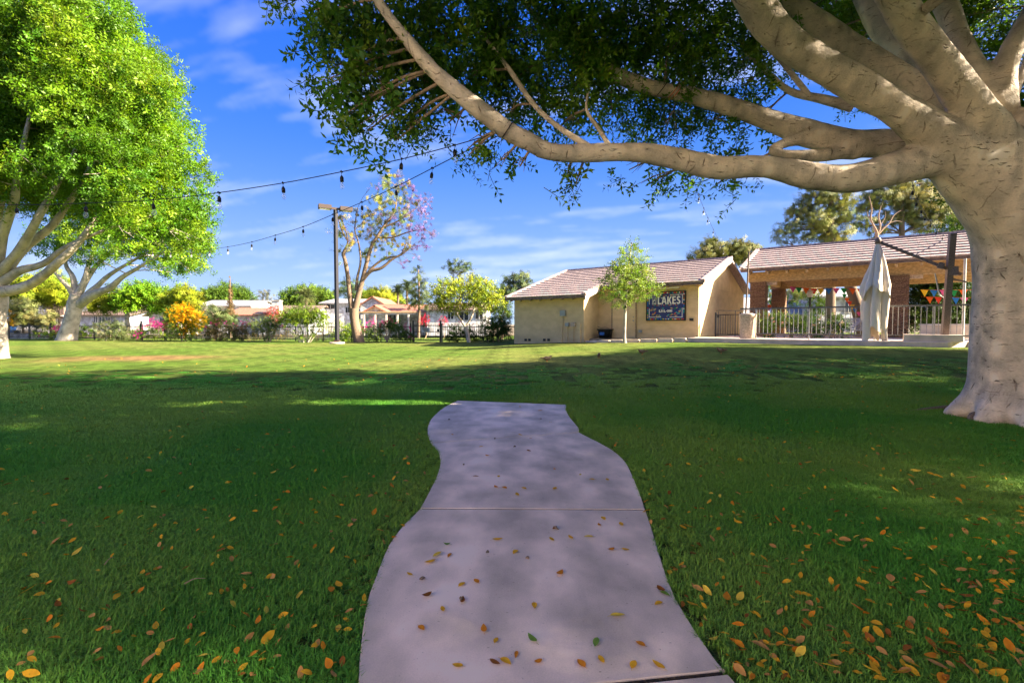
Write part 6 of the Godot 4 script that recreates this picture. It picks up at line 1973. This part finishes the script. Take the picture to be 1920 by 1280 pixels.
func trees_beyond() -> void:
	var deep := [Color(0.085, 0.165, 0.018), Color(0.11, 0.19, 0.022), Color(0.065, 0.135, 0.018)]
	var lime := [Color(0.23, 0.29, 0.016), Color(0.28, 0.31, 0.02), Color(0.18, 0.25, 0.016)]
	var olive := [Color(0.15, 0.17, 0.05), Color(0.19, 0.19, 0.07), Color(0.11, 0.14, 0.045)]
	var blue := [Color(0.08, 0.13, 0.06), Color(0.1, 0.15, 0.07), Color(0.12, 0.15, 0.06)]
	far_tree("dense rounded green tree behind the cypress and red roof", 425, 92, 0.5, 570, [[425, 552, 30, 18], [400, 556, 22, 16], [450, 558, 22, 18], [380, 562, 16, 14], [465, 568, 14, 12], [425, 565, 36, 14]], deep, 5.0, 3.6, sprigs)
	far_tree("dense rounded green tree behind the white chimney house", 580, 92, 0.5, 570, [[580, 550, 26, 14], [555, 556, 24, 16], [605, 558, 22, 16], [540, 566, 16, 12], [618, 568, 14, 12], [580, 566, 40, 13]], deep, 5.0, 3.6, sprigs)
	far_tree("bright green rounded tree with white forked branches past the gate", 236, 50, 0.35, 585, [[250, 560, 30, 22], [280, 560, 28, 22], [230, 566, 18, 16], [305, 568, 22, 18], [270, 545, 28, 14], [325, 565, 18, 18], [340, 555, 18, 16]], FICUS_GREENS, 13.0, 2.6, sprigs, "tree", M.bark_pale)
	far_tree("yellow green feathery tree behind the yellow flowering bush", 345, 47, 0.15, 580, [[345, 556, 24, 14], [325, 566, 20, 14], [362, 568, 16, 14], [340, 575, 22, 10]], lime, 18, 2.0, fine_sprigs)
	far_tree("yellow green palo verde behind the white ficus trunk", 108, 50, 0.15, 575, [[30, 545, 22, 12], [60, 535, 26, 14], [90, 530, 26, 16], [60, 555, 24, 12], [110, 550, 20, 14], [175, 565, 24, 12], [200, 572, 22, 10], [215, 560, 20, 14], [100, 565, 18, 9], [25, 530, 16, 10]], lime, 16, 2.2, fine_sprigs)
	far_tree("olive brown shrubby tree behind the left fence", 40, 46.5, 0.12, 595, [[40, 580, 14, 20], [52, 595, 14, 12], [35, 600, 12, 12], [85, 598, 14, 10], [80, 608, 18, 8]], olive, 26, 1.7, fine_sprigs)
	far_tree("small orange flowering bush tree beside the pale left trunk", 14, 45, 0.08, 605, [[14, 593, 9, 9], [10, 604, 8, 7]], [Color(0.55, 0.3, 0.01), Color(0.3, 0.25, 0.02)], 40, 1.4, sprigs)
	far_tree("grey green bush behind the cypress foot by the fence", 400, 44, 0.08, 610, [[400, 590, 18, 12], [418, 598, 18, 10], [385, 600, 12, 10], [430, 602, 10, 8]], [Color(0.12, 0.16, 0.06), Color(0.09, 0.13, 0.045)], 30, 1.6, fine_sprigs)
	far_tree("thin grey leafless-looking tree between the red roof and round tree", 493, 88, 0.15, 556, [[493, 556, 14, 14], [484, 562, 10, 8], [503, 552, 10, 8]], [Color(0.14, 0.15, 0.1)], 1.6, 2.0, fine_sprigs)
	far_tree("wide pale green tree behind the white two storey house", 705, 96, 0.4, 570, [[690, 562, 26, 14], [715, 558, 26, 14], [740, 566, 18, 12], [668, 566, 18, 10]], lime, 4.5, 3.4, fine_sprigs)
	far_tree("blue green thin tree behind the jacaranda fork", 655, 84, 0.15, 540, [[655, 535, 20, 14], [642, 545, 12, 10], [668, 542, 12, 10]], blue, 2.2, 2.4, fine_sprigs)
	palm("fan palm with dark crown behind the orange roof", 746, 546, 84, 1.5, Color(0.05, 0.08, 0.025))
	palm("taller fan palm beside the dark crowned palm", 763, 540, 82, 1.7, Color(0.06, 0.095, 0.03))
	palm("short date palm with arching fronds before the round tree", 574, 558, 76, 1.9, Color(0.12, 0.15, 0.05))
	far_tree("slender upright pine rising behind the iron gate", 784, 46, 0.16, 505, [[782, 510, 8, 10], [786, 530, 11, 12], [776, 545, 10, 11], [793, 550, 11, 12], [782, 562, 14, 10], [772, 568, 10, 8], [796, 570, 10, 9]], [Color(0.12, 0.15, 0.05), Color(0.09, 0.12, 0.05)], 16, 1.5, fine_sprigs)
	far_tree("tall thin blue green tree behind the lime green tree", 862, 62, 0.14, 520, [[855, 497, 18, 9], [870, 500, 14, 9], [842, 505, 10, 6], [860, 510, 18, 6], [896, 525, 14, 8]], blue, 6, 1.8, fine_sprigs)
	far_tree("pale feathery tree rising left of the pool house roof", 972, 52, 0.15, 545, [[965, 525, 16, 10], [980, 522, 12, 10], [968, 540, 20, 12], [950, 548, 14, 12], [985, 538, 10, 12], [940, 555, 12, 14]], blue, 12, 1.9, fine_sprigs)
	far_tree("dark leafy tree against the end of the pool house", 940, 38, 0.15, 600, [[930, 570, 16, 12], [948, 575, 12, 14], [940, 590, 16, 12], [925, 590, 10, 10]], [Color(0.09, 0.15, 0.02), Color(0.06, 0.11, 0.02)], 40, 1.6, sprigs)
	# the lime green tree by the fence, with its forked pale trunk
	var D := 33.6
	var base := stand(878, D)
	var limbs := []
	for a in [[[879, 643, D, 8], [876, 625, D, 7], [872, 612, D, 7]], [[873, 613, D, 5], [864, 600, D, 4], [857, 588, D, 3.5], [858, 572, D, 3], [862, 560, D, 2]], [[873, 612, D, 5], [882, 598, D, 4], [888, 582, D, 3.5], [890, 565, D, 2.5], [900, 552, D, 1.5]]]: limbs.append(px_line(a))
	var blobs := []
	for a in [[870, 535, 30, 14], [840, 540, 24, 14], [900, 540, 26, 14], [820, 552, 16, 14], [925, 552, 20, 14], [850, 560, 28, 12], [885, 560, 28, 12], [830, 568, 20, 12], [910, 566, 22, 12], [815, 575, 12, 10], [860, 575, 18, 8], [935, 562, 12, 10], [845, 582, 12, 7], [905, 578, 16, 8]]:
		var dd := D + rng.randf_range(-1.2, 1.2)
		blobs.append([pix(a[0], a[1], dd), Vector3(a[2], a[3], a[2]) * dd / F])
	tree_at("lime_tree", "yellow green spreading tree with forked trunk beside the gate", base, limbs, blobs, M.bark_pale, 42, 2.0, lime, sprigs, M.leaf_far, "", 0.03)
	# pencil cypress
	var cy := Vector3(pix(431, 600, 46.5).x, -0.06, -46.5)
	var ct := thing("cypress_tree", "brown pencil thin dead cypress spire before the red roof", "tree", cy)
	var cb := []
	for i in 14:
		var s := i / 13.0
		cb.append([pix(431, 592 - 72 * s, 46.5), Vector3(1, 1.3, 1) * lerpf(7.0, 1.0, s) * 46.5 / F])
	foliage(ct, "foliage", local(cb, cy), 240, 0.8, [Color(0.2, 0.13, 0.06), Color(0.15, 0.11, 0.05)], fine_sprigs, M.leaf_far, -2.0, 0.2)
	limb(ct, "trunk", [cy, cy + Vector3(0, 2, 0), pix(431, 522, 46.5)], [0.15, 0.12, 0.03], M.bark_brown, cy, 6)
	# pines behind the pavilion
	far_tree("bushy pine behind the roof ridge of the pool house", 1345, 46, 0.3, 480, [[1345, 468, 26, 14], [1320, 478, 20, 12], [1370, 472, 24, 14], [1395, 468, 22, 16], [1300, 486, 12, 8], [1335, 455, 12, 12], [1412, 470, 12, 14], [1355, 486, 44, 12], [1328, 462, 12, 10], [1380, 458, 12, 8]], [Color(0.18, 0.2, 0.06), Color(0.14, 0.16, 0.055), Color(0.22, 0.22, 0.08)], 20, 1.5, fine_sprigs, "pine_tree")
	far_tree("tall open pine with red brown trunk behind the pavilion roof", 1557, 36, 0.38, 340, [[1500, 395, 26, 16], [1530, 370, 24, 22], [1555, 345, 22, 20], [1580, 375, 22, 22], [1565, 405, 26, 20], [1530, 415, 24, 18], [1490, 425, 16, 12], [1470, 435, 14, 10], [1462, 450, 9, 14], [1505, 445, 20, 10], [1575, 440, 22, 16], [1545, 440, 22, 14], [1540, 330, 18, 16], [1520, 560 - 20, 24, 8], [1500, 548, 20, 8], [1475, 420, 12, 8], [1595, 410, 14, 12]], [Color(0.22, 0.25, 0.075), Color(0.27, 0.28, 0.09), Color(0.14, 0.19, 0.08)], 26, 1.25, fine_sprigs, "pine_tree")
	far_tree("wide pale pine rising beyond the closed umbrella", 1690, 38, 0.34, 350, [[1625, 385, 22, 16], [1615, 420, 18, 14], [1650, 370, 26, 18], [1690, 360, 30, 22], [1730, 375, 30, 24], [1760, 395, 24, 22], [1700, 400, 28, 20], [1660, 415, 22, 14], [1730, 420, 26, 16], [1785, 365, 20, 24], [1640, 440, 16, 8], [1790, 410, 18, 20], [1680, 335, 24, 14], [1750, 345, 22, 16]], [Color(0.29, 0.29, 0.12), Color(0.34, 0.32, 0.14), Color(0.22, 0.25, 0.09)], 24, 1.3, fine_sprigs, "pine_tree")
	far_tree("light green leafy tree behind the right end of the pavilion roof", 1795, 30, 0.2, 440, [[1790, 430, 18, 16], [1765, 440, 18, 10], [1810, 415, 14, 18], [1740, 450, 14, 8]], deep, 40, 1.7, sprigs)
	far_tree("dark evergreen hedge tree behind the right pavilion bay", 1770, 27, 0.25, 520, [[1750, 545, 30, 26], [1790, 540, 28, 28], [1730, 530, 20, 16], [1810, 560, 16, 20], [1770, 520, 30, 16], [1735, 590, 26, 26], [1775, 595, 28, 26], [1812, 600, 20, 28], [1735, 565, 24, 22], [1850, 580, 34, 40], [1700, 600, 22, 20]], [Color(0.03, 0.06, 0.018), Color(0.045, 0.085, 0.02)], 60, 1.7, sprigs)
	far_tree("green round tree behind the pavilion's corner column", 1448, 44, 0.2, 560, [[1445, 545, 16, 14], [1490, 562, 16, 10], [1440, 562, 14, 10]], deep, 24, 1.8, sprigs)
	far_tree("mid green bush behind the pavilion by the pine trunk", 1532, 40, 0.12, 590, [[1530, 565, 16, 14], [1540, 580, 14, 12], [1522, 582, 10, 10], [1620, 580, 10, 22]], deep, 40, 1.5, sprigs)
	# bare branched tree and the dark leaning trunk
	var bt := thing("bare_tree", "pale bare forked tree top behind the closed umbrella", "tree", stand(1641, 26.5))
	for a in [[[1641, 640, 26.5, 13], [1643, 540, 26.5, 11], [1640, 470, 26.5, 9], [1645, 440, 26.5, 8], [1637, 420, 26.5, 5], [1633, 408, 26.5, 4.5], [1635, 390, 26.5, 3], [1630, 368, 26.5, 1.5]], [[1645, 442, 26.5, 6], [1651, 424, 26.5, 4.5], [1648, 405, 26.5, 3], [1653, 385, 26.5, 1.5]], [[1646, 440, 26.5, 6], [1657, 428, 26.5, 4.5], [1668, 418, 26.5, 3.5], [1676, 404, 26.5, 2.5], [1690, 394, 26.5, 1]], [[1634, 412, 26.5, 2.5], [1628, 404, 26.5, 2], [1627, 396, 26.5, 1]], [[1668, 418, 26.5, 2], [1682, 414, 26.5, 1.5], [1692, 416, 26.5, 0.8]], [[1651, 422, 26.5, 2.5], [1660, 408, 26.5, 1.5], [1661, 396, 26.5, 0.8]]]:
		var l := px_line(a)
		limb(bt, "limb", l[0], l[1].map(func(q): return q * 0.75), M.twig, bt.position, 8)
	var lt := thing("leaning_trunk", "dark leaning tree trunk seen through the pavilion", "tree", stand(1620, 30.0))
	var ll := px_line([[1625, 640, 30, 26], [1612, 590, 30, 22], [1600, 550, 30, 19], [1586, 515, 30, 17], [1575, 480, 30, 14]])
	limb(lt, "trunk", ll[0], ll[1], M.bark_brown, lt.position, 10)

# ---------------------------------------------------------------- behind the railing
func poolside() -> void:
	var B := Basis(Vector3.UP, -TH)
	var green := [Color(0.1, 0.17, 0.03), Color(0.14, 0.2, 0.045), Color(0.07, 0.13, 0.025)]
	var k := 0
	for a in [[1447, 0.0, "pale flowering bush behind the railing next to the beige can"], [1480, -0.1, "tall pale flowering bush in the middle behind the railing"], [1520, 0.1, "dark leafy bush behind the railing near the lamp"], [1562, 0.0, "dark leafy bush behind the railing beside the closed umbrella"]]:
		var p: Vector3 = HO + B * Vector3(house_x(a[0], -1.3), 0.7, -1.3 + a[1] * 0.5)
		var t := thing("rose_bush", a[2], "shrub", p)
		var d := -p.z
		var blobs := []
		for i in 7: blobs.append([Vector3(rng.randf_range(-0.5, 0.5), rng.randf_range(0.3, 0.95 if k < 2 else 0.75), rng.randf_range(-0.35, 0.35)), Vector3(0.36, 0.33, 0.36)])
		foliage(t, "foliage", blobs, 150, 0.9, green if k < 2 else [Color(0.05, 0.11, 0.02), Color(0.07, 0.13, 0.03)], sprigs, M.leaf_far, 0.0, 0.0)
		foliage(t, "blossom", blobs, 9 if k < 2 else 2, 0.7, [Color(0.6, 0.42, 0.3), Color(0.65, 0.3, 0.3), Color(0.65, 0.55, 0.3)], sprigs, M.petal, 0.0, 0.8)
		var m := MB.new()
		for i in 5: m.tube([Vector3(rng.randf_range(-0.2, 0.2), -0.05, 0), Vector3(rng.randf_range(-0.4, 0.4), 0.6, rng.randf_range(-0.2, 0.2))], [0.015, 0.008], 5)
		part(m, "stem", M.twig, t)
		k += 1
	# bunting across the pavilion
	var flags := [M.pink, M.green, M.orange, M.red, M.yellow, M.azure]
	for s in [["long line of coloured pennants hung across the open pavilion", [[1482, 537, 27], [1530, 541, 26.5], [1580, 540, 26], [1640, 543, 25]], [1485, 1497, 1510, 1525, 1537, 1552, 1566, 1582, 1598, 1613, 1630], 0], ["upper line of coloured pennants in the right pavilion bay", [[1728, 543, 23], [1770, 543.5, 22.4], [1826, 543, 21.6]], [1732, 1750, 1768, 1787, 1805], 4],
			["lower line of coloured pennants in the right pavilion bay", [[1728, 556, 24], [1770, 557, 23.4], [1826, 558, 22.6]], [1742, 1758, 1774, 1791, 1806], 2], ["short slanting line of pennants dropping behind the umbrella", [[1580, 545, 27], [1590, 560, 27], [1604, 578, 27], [1625, 596, 27]], [1582, 1587, 1592, 1597, 1603, 1610, 1618], 1], ["short line of pennants running down beside the left stone column", [[1455, 553, 30], [1444, 570, 30], [1434, 584, 30]], [1452, 1447, 1442, 1437], 0]]:
		var pts := []
		for a in s[1]: pts.append(pix(a[0], a[1], a[2]))
		var t := thing("pennant_line", s[0], "bunting", pts[0])
		var line := smooth_line(pts, 6)
		var m := MB.new()
		var loc := []
		var rad := []
		for q in line:
			loc.append(q - pts[0]); rad.append(0.008)
		m.tube(loc, rad, 4)
		part(m, "cord", M.orange, t)
		for i in s[2].size():
			var best: Vector3 = line[0]
			for j in line.size() - 1:
				for f in 6:
					var q: Vector3 = (line[j] as Vector3).lerp(line[j + 1], f / 6.0)
					if absf(960 + F * q.x / -q.z - s[2][i]) < absf(960 + F * best.x / -best.z - s[2][i]): best = q
			var fl := MB.new()
			var w := 0.15 if s[2].size() > 6 and s[0].begins_with("short") else 0.19
			fl.tri(Vector3(-w, 0, 0), Vector3(0, -w * 1.75, 0.02), Vector3(w, 0, 0))
			fl.tri(Vector3(w, 0, -0.006), Vector3(0, -w * 1.75, 0.014), Vector3(-w, 0, -0.006))
			part(fl, "pennant", flags[(i + s[3]) % 6], t).position = best - pts[0]
	# lounge chairs, a lamp and the edge of the pool
	for i in 3:
		var c: Vector3 = HO + B * Vector3(house_x(1590 + i * 20, -4.6), 0.7, -4.6 - 0.3 * i)
		var t := thing("lounge_chair", "white pool lounge chair with raised slatted back behind the umbrella", "chair", c, 0.35, "lounge chairs by the pool")
		for s in 7:
			box_part(t, "slat", Vector3(-0.75 + s * 0.1, 0.42 + s * 0.075, 0), Vector3(0.07, 0.025, 0.6), M.white, Basis(Vector3.BACK, 0.65))
			box_part(t, "slat", Vector3(-0.85 - s * 0.13 + 0.02, 0.36, 0), Vector3(0.09, 0.025, 0.6), M.white)
		for z in [-0.31, 0.31]:
			box_part(t, "side_rail", Vector3(-1.15, 0.33, z), Vector3(1.2, 0.05, 0.04), M.white)
			for x in [-1.65, -0.75]: box_part(t, "leg", Vector3(x, 0.16, z), Vector3(0.04, 0.32, 0.04), M.white)
	var lp: Vector3 = HO + B * Vector3(house_x(1518, -8.0), 0.7, -8.0)
	var l := thing("garden_lamp", "black garden lamp post with pale lantern seen through the pavilion", "lamp post", lp)
	var lm := MB.new()
	lm.tube([Vector3(0, 0, 0), Vector3(0, 2.1, 0)], [0.06, 0.05], 8)
	part(lm, "pole", M.iron, l)
	var ln := MB.new()
	ln.lathe([Vector2(0.0, 2.1), Vector2(0.12, 2.12), Vector2(0.18, 2.4), Vector2(0.26, 2.42), Vector2(0.0, 2.6)], 8)
	part(ln, "lantern", M.lens, l)
	for i in 2:
		var c: Vector3 = HO + B * Vector3(house_x(1748 + 45 * i, -4.2), 0.7, -4.2)
		var t := thing("planter_box", "low cream box by the pool in the right pavilion bay", "planter", c, -TH, "cream boxes by the pool")
		box_part(t, "body", Vector3(0, 0.28, 0), Vector3(0.8, 0.56, 0.5), M.cream)
		box_part(t, "rim", Vector3(0, 0.59, 0), Vector3(0.88, 0.06, 0.58), M.white)
	var pw := MB.new()
	var a: Vector3 = HO + B * Vector3(6.0, 0.76, -7.0)
	pw.quad(HO + B * Vector3(5.5, 0.76, -6.8), HO + B * Vector3(15, 0.76, -6.8), HO + B * Vector3(15, 0.76, -8.8), HO + B * Vector3(5.5, 0.76, -8.8))
	tag(part(pw, "pool_water", M.pool), "", "", "", "structure")

func _ready() -> void:
	rng.seed = 20240
	wob.seed = 77
	wob.frequency = 0.06
	wob.fractal_octaves = 3
	make_world()
	make_materials()
	make_sprigs()
	make_ground()
	make_path()
	make_pool_house()
	make_terrace()
	make_added_clubhouse()
	houses()
	print("built ", Time.get_ticks_msec())
	big_ficus()
	print("ficus ", Time.get_ticks_msec())
	left_ficus()
	shade_trees()
	jacaranda()
	young_tree()
	trees_beyond()
	print("trees ", Time.get_ticks_msec())
	along_fence()
	lamp_post()
	make_strings()
	doves()
	poolside()
	make_fallen_leaves()
	make_grass()
	print("all ", Time.get_ticks_msec())
